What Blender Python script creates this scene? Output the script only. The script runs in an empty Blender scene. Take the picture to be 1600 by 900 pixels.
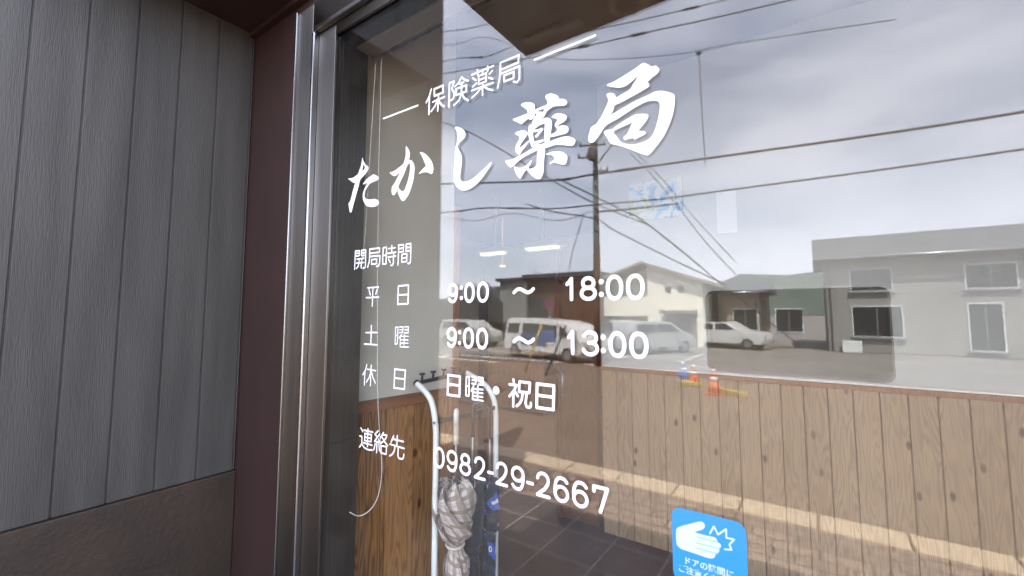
import bpy, bmesh, math, random
from mathutils import Vector, Matrix
random.seed(7)
R = math.radians
SC = bpy.context.scene
COL = SC.collection

# ------------------------------------------------------------------ camera
F, PIT, YAW, PX, PY = 680.0, R(4.5), R(34.8), 800.0, 435.5      # focal length in pixels of a 1600 wide frame
EYE = Vector((0.0, -1.0, 1.6))
cam_d = bpy.data.cameras.new("camera"); cam = bpy.data.objects.new("camera", cam_d); COL.objects.link(cam)
cam.location = EYE
cam.rotation_euler = (R(90) + PIT, 0, YAW)
cam_d.sensor_width = 36.0; cam_d.lens = F / 1600 * 36
cam_d.shift_y = -(450 - PY) / 1600
cam_d.clip_start = 0.02; cam_d.clip_end = 3000
cam_d.dof.use_dof = True; cam_d.dof.focus_distance = 1.38; cam_d.dof.aperture_fstop = 2.5
SC.camera = cam

# ------------------------------------------------------------------ sky, sun, exposure
SUN_DIR = Vector((0.65, 1.42, 2.9)).normalized()      # towards the sun: high, behind the shop
world = bpy.data.worlds.new("World"); SC.world = world; world.use_nodes = True
wn, wl = world.node_tree.nodes, world.node_tree.links
for n in list(wn): wn.remove(n)
wo = wn.new("ShaderNodeOutputWorld"); bg = wn.new("ShaderNodeBackground")
sky = wn.new("ShaderNodeTexSky"); sky.sky_type = 'NISHITA'; sky.sun_disc = False
sky.sun_elevation = math.asin(SUN_DIR.z); sky.sun_rotation = math.atan2(SUN_DIR.x, SUN_DIR.y)
sky.air_density = 1.0; sky.dust_density = 1.5
tc = wn.new("ShaderNodeTexCoord"); mp = wn.new("ShaderNodeMapping"); mp.inputs['Scale'].default_value = (1.0, 1.0, 3.0)
mp.inputs['Location'].default_value = (3.1, 0.7, 0.4)
nz = wn.new("ShaderNodeTexNoise"); nz.inputs['Scale'].default_value = 2.6; nz.inputs['Detail'].default_value = 7; nz.inputs['Roughness'].default_value = 0.55
nz.inputs['Distortion'].default_value = 0.4
cr = wn.new("ShaderNodeValToRGB"); cr.color_ramp.elements[0].position = 0.36; cr.color_ramp.elements[1].position = 0.66
mx = wn.new("ShaderNodeMix"); mx.data_type = 'RGBA'
mx.inputs['B'].default_value = (8.0, 8.15, 9.4, 1)
mul = wn.new("ShaderNodeMath"); mul.operation = 'MULTIPLY_ADD'; mul.inputs[1].default_value = 0.42; mul.inputs[2].default_value = 0.30
wl.new(tc.outputs['Generated'], mp.inputs['Vector']); wl.new(mp.outputs['Vector'], nz.inputs['Vector'])
wl.new(nz.outputs['Fac'], cr.inputs['Fac']); wl.new(cr.outputs['Color'], mul.inputs[0]); 
sx = wn.new("ShaderNodeSeparateXYZ"); hz = wn.new("ShaderNodeMapRange"); hz.inputs[1].default_value = 0.0; hz.inputs[2].default_value = 0.42; hz.inputs[3].default_value = 0.38; hz.inputs[4].default_value = 0.0
ad = wn.new("ShaderNodeMath"); ad.operation = 'ADD'; ad.use_clamp = True
wl.new(tc.outputs['Generated'], sx.inputs[0]); wl.new(sx.outputs[2], hz.inputs[0]); wl.new(hz.outputs[0], ad.inputs[0]); wl.new(mul.outputs[0], ad.inputs[1]); wl.new(ad.outputs[0], mx.inputs['Factor'])
wl.new(sky.outputs['Color'], mx.inputs['A']); wl.new(mx.outputs['Result'], bg.inputs['Color'])
bg.inputs['Strength'].default_value = 0.125
wl.new(bg.outputs[0], wo.inputs[0])
sd = bpy.data.lights.new("sun", 'SUN'); sd.energy = 4.6; sd.angle = R(0.5); sd.color = (1.0, 0.95, 0.87)
so = bpy.data.objects.new("sun", sd); COL.objects.link(so); so.rotation_euler = SUN_DIR.to_track_quat('Z', 'Y').to_euler()
SC.view_settings.view_transform = 'Standard'; SC.view_settings.look = 'None'; SC.view_settings.gamma = 1.0
SC.view_settings.exposure = 2.93
SC.render.engine = 'CYCLES'
SC.cycles.use_denoising = True
SC.cycles.max_bounces = 10; SC.cycles.transparent_max_bounces = 16; SC.cycles.glossy_bounces = 5
SC.cycles.caustics_reflective = False; SC.cycles.caustics_refractive = False

# ------------------------------------------------------------------ measuring helpers
_f = Vector((-math.sin(YAW) * math.cos(PIT), math.cos(YAW) * math.cos(PIT), math.sin(PIT)))
_r = Vector((math.cos(YAW), math.sin(YAW), 0)); _u = _r.cross(_f)
def ray(x, y): return _f + _r * ((x - PX) / F) - _u * ((y - PY) / F)
def aty(x, y, Y):
    d = ray(x, y); return EYE + d * ((Y - EYE.y) / d.y)
def atz(x, y, Z):
    d = ray(x, y); return EYE + d * ((Z - EYE.z) / d.z)
def mir(x, y, D):                       # a thing seen mirrored in the window, D metres out in the street
    p = aty(x, y, D); return Vector((p.x, -p.y, p.z))
def mirz(x, y, Z):
    p = atz(x, y, Z); return Vector((p.x, -p.y, p.z))

# ------------------------------------------------------------------ mesh builder
class MB:
    def __init__(s): s.v = []; s.f = []; s.sm = []
    def add(s, vs, fs, smooth=False):
        o = len(s.v); s.v += [tuple(v) for v in vs]; s.f += [[i + o for i in f] for f in fs]; s.sm += [smooth] * len(fs)
        return s
    def box(s, a, b, M=None):
        x0, y0, z0 = a; x1, y1, z1 = b
        vs = [Vector(p) for p in ((x0,y0,z0),(x1,y0,z0),(x1,y1,z0),(x0,y1,z0),(x0,y0,z1),(x1,y0,z1),(x1,y1,z1),(x0,y1,z1))]
        if M: vs = [M @ v for v in vs]
        return s.add(vs, [(0,3,2,1),(4,5,6,7),(0,1,5,4),(1,2,6,5),(2,3,7,6),(3,0,4,7)])
    def quad(s, *p): return s.add(p, [(0,1,2,3)])
    def tube(s, pts, r, n=10, cap=True):
        pts = [Vector(p) for p in pts]; rs = r if isinstance(r, (list, tuple)) else [r] * len(pts)
        vs = []; prev = None
        for i, p in enumerate(pts):
            t = (pts[min(i+1, len(pts)-1)] - pts[max(i-1, 0)]).normalized()
            if prev is None:
                a = t.cross(Vector((0, 0, 1)) if abs(t.z) < .9 else Vector((1, 0, 0))).normalized()
            else:
                a = (prev - t * prev.dot(t)).normalized()
            prev = a; b = t.cross(a)
            for k in range(n):
                q = 2 * math.pi * k / n; vs.append(p + (a * math.cos(q) + b * math.sin(q)) * rs[i])
        fs = [(i*n+k, i*n+(k+1) % n, (i+1)*n+(k+1) % n, (i+1)*n+k) for i in range(len(pts)-1) for k in range(n)]
        s.add(vs, fs, True)
        if cap:
            o = len(s.v) - len(vs)
            s.f.append([o + k for k in range(n)][::-1]); s.sm.append(False)
            s.f.append([o + (len(pts)-1)*n + k for k in range(n)]); s.sm.append(False)
        return s
    def disc(s, c, r, axis=Vector((0, 1, 0)), h=0.01, n=24, r2=None):
        c = Vector(c); axis = Vector(axis).normalized()
        return s.tube([c - axis*h/2, c + axis*h/2], [r, r2 if r2 is not None else r], n)
    def lathe(s, prof, c=(0,0,0), n=24):
        c = Vector(c); vs = []
        for r, z in prof:
            for k in range(n):
                q = 2*math.pi*k/n; vs.append(c + Vector((r*math.cos(q), r*math.sin(q), z)))
        fs = [(i*n+k, i*n+(k+1) % n, (i+1)*n+(k+1) % n, (i+1)*n+k) for i in range(len(prof)-1) for k in range(n)]
        s.add(vs, fs, True)
        o = len(s.v) - len(vs); s.f.append([o+k for k in range(n)][::-1]); s.sm.append(False)
        s.f.append([o+(len(prof)-1)*n+k for k in range(n)]); s.sm.append(False)
        return s
    def extr(s, poly, M, w):            # polygon (x,z) extruded along local y from 0 to w, convex or nearly
        n = len(poly)
        vs = [M @ Vector((x, 0, z)) for x, z in poly] + [M @ Vector((x, w, z)) for x, z in poly]
        fs = [list(range(n)), list(range(n, 2*n))[::-1]] + [(i, i+n, (i+1) % n + n, (i+1) % n) for i in range(n)]
        return s.add(vs, fs)
    def build(s, name, mat, parent=None, bevel=0, label=None):
        me = bpy.data.meshes.new(name); me.from_pydata(s.v, [], s.f)
        me.polygons.foreach_set('use_smooth', s.sm); me.materials.append(mat)
        bm = bmesh.new(); bm.from_mesh(me); bmesh.ops.recalc_face_normals(bm, faces=bm.faces); bm.to_mesh(me); bm.free()
        me.update(); o = bpy.data.objects.new(name, me); COL.objects.link(o)
        if parent: o.parent = parent; o.matrix_parent_inverse = Matrix.Translation(-Vector(parent.location)) if False else Matrix()
        if bevel:
            m = o.modifiers.new("bevel", 'BEVEL'); m.width = bevel; m.segments = 2; m.limit_method = 'ANGLE'
        if label: o['label'] = label
        return o
def tag(o, label, cat, group=None):
    o['label'] = label; o['category'] = cat
    if group: o['group'] = group
    return o
def thing(name, label, cat, loc=(0, 0, 0), rz=0, group=None):
    o = bpy.data.objects.new(name, None); COL.objects.link(o); o.location = loc; o.rotation_euler.z = rz
    o.empty_display_size = .1
    return tag(o, label, cat, group)
def struct(o): o['kind'] = 'structure'; return o
def adopt(o, parent):                   # mesh written in world coordinates, parented to a thing standing elsewhere
    o.parent = parent
    o.matrix_parent_inverse = (Matrix.Translation(parent.location) @ Matrix.Rotation(parent.rotation_euler.z, 4, 'Z')).inverted()
    return o
def part(mb, name, mat, t, bevel=0, label=None): return adopt(mb.build(name, mat, None, bevel, label), t)
def copy_tree(o, parent=None):
    c = o.copy(); COL.objects.link(c)
    if parent: c.parent = parent
    for ch in list(o.children): copy_tree(ch, c)
    return c

# ------------------------------------------------------------------ materials
def mat(name, col, rough=.6, metal=0, noise=0, nscale=8, bump=0, bscale=40, spec=.5, stretch=None, coat=0):
    m = bpy.data.materials.new(name); m.use_nodes = True; n, l = m.node_tree.nodes, m.node_tree.links
    b = n['Principled BSDF']; b.inputs['Base Color'].default_value = (*col, 1)
    b.inputs['Roughness'].default_value = rough; b.inputs['Metallic'].default_value = metal
    b.inputs['Specular IOR Level'].default_value = spec; b.inputs['Coat Weight'].default_value = coat
    t = n.new("ShaderNodeTexCoord"); mp = n.new("ShaderNodeMapping"); l.new(t.outputs['Object'], mp.inputs['Vector'])
    if stretch: mp.inputs['Scale'].default_value = stretch
    if noise:
        z = n.new("ShaderNodeTexNoise"); z.inputs['Scale'].default_value = nscale; z.inputs['Detail'].default_value = 6
        l.new(mp.outputs[0], z.inputs['Vector'])
        r = n.new("ShaderNodeMapRange"); r.inputs[1].default_value = .3; r.inputs[2].default_value = .7
        r.inputs[3].default_value = 1 - noise; r.inputs[4].default_value = 1 + noise
        l.new(z.outputs['Fac'], r.inputs[0])
        v = n.new("ShaderNodeVectorMath"); v.operation = 'SCALE'; v.inputs[0].default_value = col; l.new(r.outputs[0], v.inputs['Scale'])
        l.new(v.outputs[0], b.inputs['Base Color'])
    if bump:
        z2 = n.new("ShaderNodeTexNoise"); z2.inputs['Scale'].default_value = bscale; z2.inputs['Detail'].default_value = 5
        l.new(mp.outputs[0], z2.inputs['Vector'])
        bp = n.new("ShaderNodeBump"); bp.inputs['Strength'].default_value = bump; bp.inputs['Distance'].default_value = .01
        l.new(z2.outputs['Fac'], bp.inputs['Height']); l.new(bp.outputs[0], b.inputs['Normal'])
    return m
def emis(name, col, st):
    m = bpy.data.materials.new(name); m.use_nodes = True; b = m.node_tree.nodes['Principled BSDF']
    b.inputs['Base Color'].default_value = (.6, .6, .6, 1); b.inputs['Emission Color'].default_value = (*col, 1); b.inputs['Emission Strength'].default_value = st
    return m
def wood(name, dark, light, board=None, knots=True, rough=.45, ax='X', off=0.0):
    m = bpy.data.materials.new(name); m.use_nodes = True; n, l = m.node_tree.nodes, m.node_tree.links
    b = n['Principled BSDF']; b.inputs['Roughness'].default_value = rough; b.inputs['Specular IOR Level'].default_value = .3
    t = n.new("ShaderNodeTexCoord"); s = n.new("ShaderNodeSeparateXYZ"); l.new(t.outputs['Object'], s.inputs[0])
    def M(op, a, bb=None, c=None):
        q = n.new("ShaderNodeMath"); q.operation = op
        for i, v in enumerate((a, bb, c)):
            if v is None: continue
            if isinstance(v, (int, float)): q.inputs[i].default_value = v
            else: l.new(v, q.inputs[i])
        return q.outputs[0]
    u = s.outputs[0] if ax == 'X' else s.outputs[1]; z = s.outputs[2]
    if board: idx = M('FLOOR', M('DIVIDE', M('SUBTRACT', u, off), board))
    else: idx = M('MULTIPLY', u, 0.0)
    rnd = M('FRACT', M('MULTIPLY', M('SINE', M('MULTIPLY', idx, 12.9898)), 43758.5))
    cv = n.new("ShaderNodeCombineXYZ"); l.new(M('MULTIPLY', u, 9.0), cv.inputs[0]); l.new(M('MULTIPLY', rnd, 37.0), cv.inputs[1]); l.new(M('MULTIPLY', z, .85), cv.inputs[2])
    nz = n.new("ShaderNodeTexNoise"); nz.inputs['Scale'].default_value = 1.6; nz.inputs['Detail'].default_value = 2; nz.inputs['Roughness'].default_value = .4; l.new(cv.outputs[0], nz.inputs['Vector'])
    rings = M('SINE', M('ADD', M('MULTIPLY', nz.outputs['Fac'], 95.0), M('MULTIPLY', u, 60.0)))
    cv2 = n.new("ShaderNodeCombineXYZ"); l.new(M('MULTIPLY', u, 260.0), cv2.inputs[0]); l.new(rnd, cv2.inputs[1]); l.new(M('MULTIPLY', z, 6.0), cv2.inputs[2])
    fn = n.new("ShaderNodeTexNoise"); fn.inputs['Scale'].default_value = 1.0; fn.inputs['Detail'].default_value = 3; l.new(cv2.outputs[0], fn.inputs['Vector'])
    g = M('ADD', M('MULTIPLY', rings, .28), M('ADD', M('MULTIPLY', fn.outputs['Fac'], .5), M('MULTIPLY', rnd, .35)))
    g = M('MULTIPLY_ADD', g, 1.25, -.22)
    r = n.new("ShaderNodeMix"); r.data_type = 'RGBA'; r.inputs['A'].default_value = (*light, 1); r.inputs['B'].default_value = (*dark, 1)
    cl = n.new("ShaderNodeClamp"); l.new(g, cl.inputs[0]); l.new(cl.outputs[0], r.inputs['Factor']); outc = r.outputs['Result']
    if knots:
        cv3 = n.new("ShaderNodeCombineXYZ"); l.new(M('MULTIPLY', u, 7.5), cv3.inputs[0]); l.new(M('MULTIPLY', z, 3.6), cv3.inputs[1])
        vo = n.new("ShaderNodeTexVoronoi"); vo.inputs['Scale'].default_value = 1.0; vo.voronoi_dimensions = '2D'; l.new(cv3.outputs[0], vo.inputs['Vector'])
        mr = n.new("ShaderNodeMapRange"); mr.inputs[1].default_value = .05; mr.inputs[2].default_value = .11; mr.inputs[3].default_value = .92; mr.inputs[4].default_value = 0
        l.new(vo.outputs['Distance'], mr.inputs[0])
        sc_ = n.new("ShaderNodeSeparateColor"); l.new(vo.outputs['Color'], sc_.inputs[0]); gt = M('GREATER_THAN', sc_.outputs[0], .68)
        r2 = n.new("ShaderNodeMix"); r2.data_type = 'RGBA'; r2.inputs['B'].default_value = (dark[0]*.25, dark[1]*.2, dark[2]*.2, 1)
        l.new(outc, r2.inputs['A']); l.new(M('MULTIPLY', mr.outputs[0], gt), r2.inputs['Factor']); outc = r2.outputs['Result']
    l.new(outc, b.inputs['Base Color'])
    bp = n.new("ShaderNodeBump"); bp.inputs['Strength'].default_value = .15; bp.inputs['Distance'].default_value = .002
    l.new(g, bp.inputs['Height']); l.new(bp.outputs[0], b.inputs['Normal'])
    return m
def steel(name, col=(.170, .158, .146), rough=.34, tang='Z'):
    m = bpy.data.materials.new(name); m.use_nodes = True; n, l = m.node_tree.nodes, m.node_tree.links
    b = n['Principled BSDF']; b.inputs['Metallic'].default_value = 1; b.inputs['Base Color'].default_value = (*col, 1)
    b.inputs['Roughness'].default_value = rough; b.inputs['Anisotropic'].default_value = .8
    tg = n.new("ShaderNodeTangent"); tg.direction_type = 'RADIAL'; tg.axis = tang; l.new(tg.outputs[0], b.inputs['Tangent'])
    t = n.new("ShaderNodeTexCoord"); mp = n.new("ShaderNodeMapping"); l.new(t.outputs['Object'], mp.inputs['Vector'])
    mp.inputs['Scale'].default_value = (420, 420, 1.2) if tang == 'Z' else (1.2, 420, 420)
    z = n.new("ShaderNodeTexNoise"); z.inputs['Scale'].default_value = 1; z.inputs['Detail'].default_value = 3; l.new(mp.outputs[0], z.inputs['Vector'])
    bp = n.new("ShaderNodeBump"); bp.inputs['Strength'].default_value = .22; bp.inputs['Distance'].default_value = .001
    l.new(z.outputs['Fac'], bp.inputs['Height']); l.new(bp.outputs[0], b.inputs['Normal'])
    mr = n.new("ShaderNodeMapRange"); mr.inputs[1].default_value = .3; mr.inputs[2].default_value = .7; mr.inputs[3].default_value = .75; mr.inputs[4].default_value = 1.15
    l.new(z.outputs['Fac'], mr.inputs[0]); v = n.new("ShaderNodeVectorMath"); v.operation = 'SCALE'; v.inputs[0].default_value = col
    l.new(mr.outputs[0], v.inputs['Scale']); l.new(v.outputs[0], b.inputs['Base Color'])
    return m
def glass_mat(name, tint=(.96, .975, .97), f0=.045):
    m = bpy.data.materials.new(name); m.use_nodes = True; n, l = m.node_tree.nodes, m.node_tree.links
    for q in list(n): n.remove(q)
    o = n.new("ShaderNodeOutputMaterial"); lw = n.new("ShaderNodeLayerWeight"); lw.inputs['Blend'].default_value = .5
    p = n.new("ShaderNodeMath"); p.operation = 'POWER'; p.inputs[1].default_value = 5; l.new(lw.outputs['Facing'], p.inputs[0])
    tcx = n.new("ShaderNodeTexCoord"); nzx = n.new("ShaderNodeTexNoise"); nzx.inputs['Scale'].default_value = 2.2; nzx.inputs['Detail'].default_value = 1; l.new(tcx.outputs['Object'], nzx.inputs['Vector'])
    bpx = n.new("ShaderNodeBump"); bpx.inputs['Strength'].default_value = .12; bpx.inputs['Distance'].default_value = .0008; l.new(nzx.outputs['Fac'], bpx.inputs['Height'])
    a = n.new("ShaderNodeMath"); a.operation = 'MULTIPLY_ADD'; a.inputs[1].default_value = 1 - f0; a.inputs[2].default_value = f0; l.new(p.outputs[0], a.inputs[0])
    tr = n.new("ShaderNodeBsdfTransparent"); tr.inputs[0].default_value = (*tint, 1)
    gl = n.new("ShaderNodeBsdfGlossy"); gl.inputs['Roughness'].default_value = 0.0; gl.inputs[0].default_value = (1, 1, 1, 1); l.new(bpx.outputs[0], gl.inputs['Normal'])
    mxs = n.new("ShaderNodeMixShader"); l.new(a.outputs[0], mxs.inputs[0]); l.new(tr.outputs[0], mxs.inputs[1]); l.new(gl.outputs[0], mxs.inputs[2])
    d1 = n.new("ShaderNodeTexNoise"); d1.inputs['Scale'].default_value = 3.5; d1.inputs['Detail'].default_value = 8; d1.inputs['Roughness'].default_value = .7; l.new(tcx.outputs['Object'], d1.inputs['Vector'])
    d2 = n.new("ShaderNodeMapRange"); d2.inputs[1].default_value = .42; d2.inputs[2].default_value = .75; d2.inputs[3].default_value = .001; d2.inputs[4].default_value = .014; l.new(d1.outputs['Fac'], d2.inputs[0])
    df = n.new("ShaderNodeBsdfDiffuse"); df.inputs[0].default_value = (.7, .7, .68, 1); m2 = n.new("ShaderNodeMixShader")
    l.new(d2.outputs[0], m2.inputs[0]); l.new(mxs.outputs[0], m2.inputs[1]); l.new(df.outputs[0], m2.inputs[2]); l.new(m2.outputs[0], o.inputs[0]); return m
def tiles(name, col, grout, sx, sy, ox=0, oy=0, gap=.006, offset=0, rough=.5, var=.12, bump=.3):
    m = bpy.data.materials.new(name); m.use_nodes = True; n, l = m.node_tree.nodes, m.node_tree.links
    b = n['Principled BSDF']; b.inputs['Roughness'].default_value = rough
    t = n.new("ShaderNodeTexCoord"); mp = n.new("ShaderNodeMapping"); l.new(t.outputs['Object'], mp.inputs['Vector']); mp.inputs['Location'].default_value = (-ox, -oy, 0)
    br = n.new("ShaderNodeTexBrick"); br.offset = offset; br.squash = 1; br.inputs['Scale'].default_value = 1
    br.inputs['Brick Width'].default_value = sx; br.inputs['Row Height'].default_value = sy; br.inputs['Mortar Size'].default_value = gap; br.inputs['Mortar Smooth'].default_value = .1
    br.inputs['Color1'].default_value = (*[c*(1-var) for c in col], 1); br.inputs['Color2'].default_value = (*[c*(1+var) for c in col], 1); br.inputs['Mortar'].default_value = (*grout, 1)
    l.new(mp.outputs[0], br.inputs['Vector'])
    z = n.new("ShaderNodeTexNoise"); z.inputs['Scale'].default_value = 14; z.inputs['Detail'].default_value = 6; l.new(t.outputs['Object'], z.inputs['Vector'])
    mr = n.new("ShaderNodeMapRange"); mr.inputs[1].default_value = .3; mr.inputs[2].default_value = .7; mr.inputs[3].default_value = .75; mr.inputs[4].default_value = 1.25; l.new(z.outputs['Fac'], mr.inputs[0])
    v = n.new("ShaderNodeVectorMath"); v.operation = 'SCALE'; l.new(br.outputs['Color'], v.inputs[0]); l.new(mr.outputs[0], v.inputs['Scale']); l.new(v.outputs[0], b.inputs['Base Color'])
    bp = n.new("ShaderNodeBump"); bp.inputs['Strength'].default_value = bump; bp.inputs['Distance'].default_value = .004; bp.invert = True
    l.new(br.outputs['Fac'], bp.inputs['Height']); l.new(bp.outputs[0], b.inputs['Normal'])
    return m

M_vinyl = mat("white_vinyl", (.60, .62, .65), .45)
M_glass = glass_mat("window_glass")
M_steelV = steel("brushed_steel_upright", tang='Z')
M_steelH = steel("brushed_steel_level", tang='X')
M_bead = mat("polished_steel", (.33, .33, .33), .25, 1)
M_cream = mat("cream_wall", (.52, .49, .42), .8, noise=.05, nscale=3, bump=.25, bscale=220)
M_wain = wood("cedar_boards", (.17, .075, .025), (.47, .27, .12), board=.098, ax='Y')
M_wainx = wood("cedar_boards_pale", (.28, .17, .08), (.55, .38, .21), board=.115, ax='X')
M_trim = wood("brown_trim", (.14, .05, .02), (.24, .10, .04), knots=False)
M_door = wood("brown_door_wood", (.055, .022, .007), (.11, .045, .014), knots=False)
M_black = mat("black_plastic", (.015, .015, .016), .4)
M_dark = mat("void_shade_black", (.003, .003, .003), .95, spec=0)
M_white = mat("white_paint", (.72, .74, .72), .35, noise=.04, nscale=20)
M_chain = mat("chain_beads", (.75, .73, .68), .35)
M_rail = mat("rail_grey", (.13, .12, .105), .5)
M_maroon = mat("maroon_siding", (.022, .010, .009), .5, noise=.15, nscale=6)
M_grey = mat("grey_siding", (.037, .036, .033), .62, noise=.30, nscale=3.5, bump=.2, bscale=60, stretch=(4, 4, .35))
M_brownb = mat("brown_base", (.020, .012, .007), .6, noise=.35, nscale=4, bump=.3)
M_soffit = mat("soffit_board", (.30, .23, .17), .7, noise=.06, nscale=4)
M_asph = mat("asphalt", (.135, .094, .067), .9, noise=.14, nscale=1.7, bump=.3, bscale=140)
M_lot = mat("lot_concrete", (.20, .18, .16), .9, noise=.18, nscale=.35, bump=.2, bscale=60)
M_kerb = mat("kerb_stone", (.42, .325, .225), .8, noise=.14, nscale=24, bump=.35, bscale=90)
M_line = mat("road_paint", (.62, .60, .56), .7, noise=.15, nscale=6)
M_tyre = mat("tyre", (.02, .02, .02), .7)
M_rim = mat("rim", (.35, .35, .36), .35, .8)
M_cglass = mat("car_glass", (.02, .022, .025), .08)

# =================================================================== THE SETTING
PZ = -.15; RZ = -.30
def sheet(name, x0, y0, x1, y1, z, m): return struct(MB().quad((x0,y0,z),(x1,y0,z),(x1,y1,z),(x0,y1,z)).build(name, m))
sheet("ground", -900, -900, 900, 900, RZ - .02, M_lot)
sheet("road", -120, -14.6, 90, -3.74, RZ, M_asph)
struct(MB().box((-60, -3.42, RZ-.3), (60, -2.352, PZ)).build("pavement", tiles("pavers", (.185, .128, .100), (.045, .034, .028), .30, .15, ox=.1, oy=-.05, gap=.009, offset=.5, rough=.8, var=.22, bump=.8)))
struct(MB().box((-9, -2.35, RZ-.3), (9, 0.3, 0)).build("porch", tiles("porch_tiles", (.040, .028, .025), (.25, .21, .18), .37, .355, ox=-1.23, oy=-1.99, gap=.006, rough=.55)))
kb = MB(); x = -40.08
while x < 40:
    kb.box((x + .009, -3.738, RZ - .1), (x + .571 , -3.424, PZ + .012)); x += .58
kb2 = kb.build("kerb", M_kerb, bevel=.012); struct(kb2)
ln = MB()
ln.quad((-60, -14.1, RZ+.004), (60, -14.1, RZ+.004), (60, -13.92, RZ+.004), (-60, -13.92, RZ+.004))
ln.quad((-30, -12.75, RZ+.004), (-10.2, -12.75, RZ+.004), (-10.2, -12.55, RZ+.004), (-30, -12.55, RZ+.004))
for k in range(7):
    xx = -19.5 + k*.95; ln.quad((xx, -13.5, RZ+.004), (xx+.45, -13.5, RZ+.004), (xx+.45, -10.4, RZ+.004), (xx, -10.4, RZ+.004))
for k in range(4):
    xx = -12 + k*2.5; ln.quad((xx, -21.5, RZ-.014), (xx+.12, -21.5, RZ-.014), (xx+.12, -16.8, RZ-.014), (xx, -16.8, RZ-.014))
struct(ln.build("road_marking", M_line))
for i, (yy, a, b) in enumerate(((-17.3, -9.5, -3.2), (-21.5, -14, -10))):
    pass
# far hills
hv = MB(); n = 60
pts = []
for k in range(n+1):
    a = R(-160 + 140*k/n); rr = 420
    h = 18 + 10*math.sin(k*.5) + 8*math.sin(k*.23+1) + 3*math.sin(k*1.7)
    pts.append((rr*math.cos(a), rr*math.sin(a), h))
for k in range(n):
    (x0, y0, h0), (x1, y1, h1) = pts[k], pts[k+1]
    hv.add([(x0*.8,y0*.8,-1),(x1*.8,y1*.8,-1),(x1,y1,h1),(x0,y0,h0),(x0*1.3,y0*1.3,-1),(x1*1.3,y1*1.3,-1)], [(0,1,2,3),(3,2,5,4)], True)
struct(hv.build("hills", mat("hill_green", (.07, .09, .07), .9, noise=.3, nscale=.05)))

# ---- shop shell (walls, floor, ceiling)
struct(MB().box((-7, .30, -.2), (6, 9, .001)).build("floor", mat("floor_brown", (.062, .028, .018), .75, noise=.15, nscale=2)))
struct(MB().box((-7, .06, 3.4), (6, 9, 3.55)).build("ceiling", mat("ceiling_board", (.16, .13, .10), .85)))
struct(MB().box((-7, 8.0, 0), (6, 8.2, 3.39)).build("wall_back", M_cream))
struct(MB().box((6, .06, 0), (6.2, 8.2, 3.55)).build("wall_right", M_cream))
struct(MB().box((-7.2, .06, 0), (-7, 8.2, 3.55)).build("wall_left", M_cream))
struct(MB().box((-7.2, -.03, 3.0), (6.2, .06, 3.5)).box((-7.2, .0, 0), (-2.4, .06, 3.0)).box((1.62, 0.0, 0), (6.2, .06, 3.0)).box((-2.3, .0, -.02), (-1.842, .06, 3.0))
       .box((-1.842, .0, 2.93), (1.62, .06, 3.0)).box((-2.43, .0, 3.502), (-1.35, .5, 7.5)).build("wall_front_and_sun_block", M_maroon))  # tall block at the left is unseen, added to keep sun off the return wall
gy = MB(); 
yy = -1.36
while yy < -.01:
    y2 = min(yy + .15, 0.0); gy.box((-2.42, yy + .003, .86), (-2.3, y2 - .003, 7.5)); yy += .15
gy.box((-2.42, -1.357, .86), (-2.306, -.003, 7.49))
struct(MB().box((-2.299, -.80, 3.02), (-1.86, -.032, 3.12)).build("added_shade_slab", M_maroon))  # added slab above the view, darkens the top of the window frame
o1 = struct(gy.build("wall_return", M_grey, bevel=.002))
struct(MB().box((-2.43, -1.37, 0), (-2.285, -.001, .857)).build("wall_return_base", M_brownb, bevel=.004))

# side wall inside, slightly out of square: cream above, boards below
WA = Vector((-1.725, .19, 0)); WB = Vector((-1.64, .79, 0)); wd = (WB - WA); L = wd.length
MW = Matrix.Translation(WA) @ Matrix.Rotation(math.atan2(wd.y, wd.x) - R(90), 4, 'Z')     # local +y runs along the wall, +x faces the room
iw = thing("interior_wall", "cream interior side wall with brown cedar wainscot, behind the glass on the left", "wall", WA, math.atan2(wd.y, wd.x) - R(90))
MB().box((-.12, 0, 1.2), (0, L, 3.39)).build("wall_panel", M_cream, iw)
bw = MB(); y = -.113
while y < L - .001:
    y1 = min(y + .158, L); y0 = max(y, 0)
    bw.add([(-.012,y0+.002,0),(.005,y0+.004,0),(.005,y1-.004,0),(-.012,y1-.002,0),(-.012,y0+.002,1.145),(.005,y0+.004,1.145),(.005,y1-.004,1.145),(-.012,y1-.002,1.145)],
           [(0,1,5,4),(1,2,6,5),(2,3,7,6),(4,5,6,7)]); y += .158
bw.box((-.12, .0, 0), (-.013, L, 1.145))
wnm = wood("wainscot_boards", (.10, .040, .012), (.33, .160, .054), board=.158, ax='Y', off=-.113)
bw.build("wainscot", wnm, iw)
MB().box((-.115, .001, 1.146), (.014, L - .001, 1.199)).build("cap_rail", M_trim, iw, bevel=.003)
MB().box((-.13, L + .001, 0), (.012, L + .035, 2.2)).build("end_post", M_trim, iw)

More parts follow.
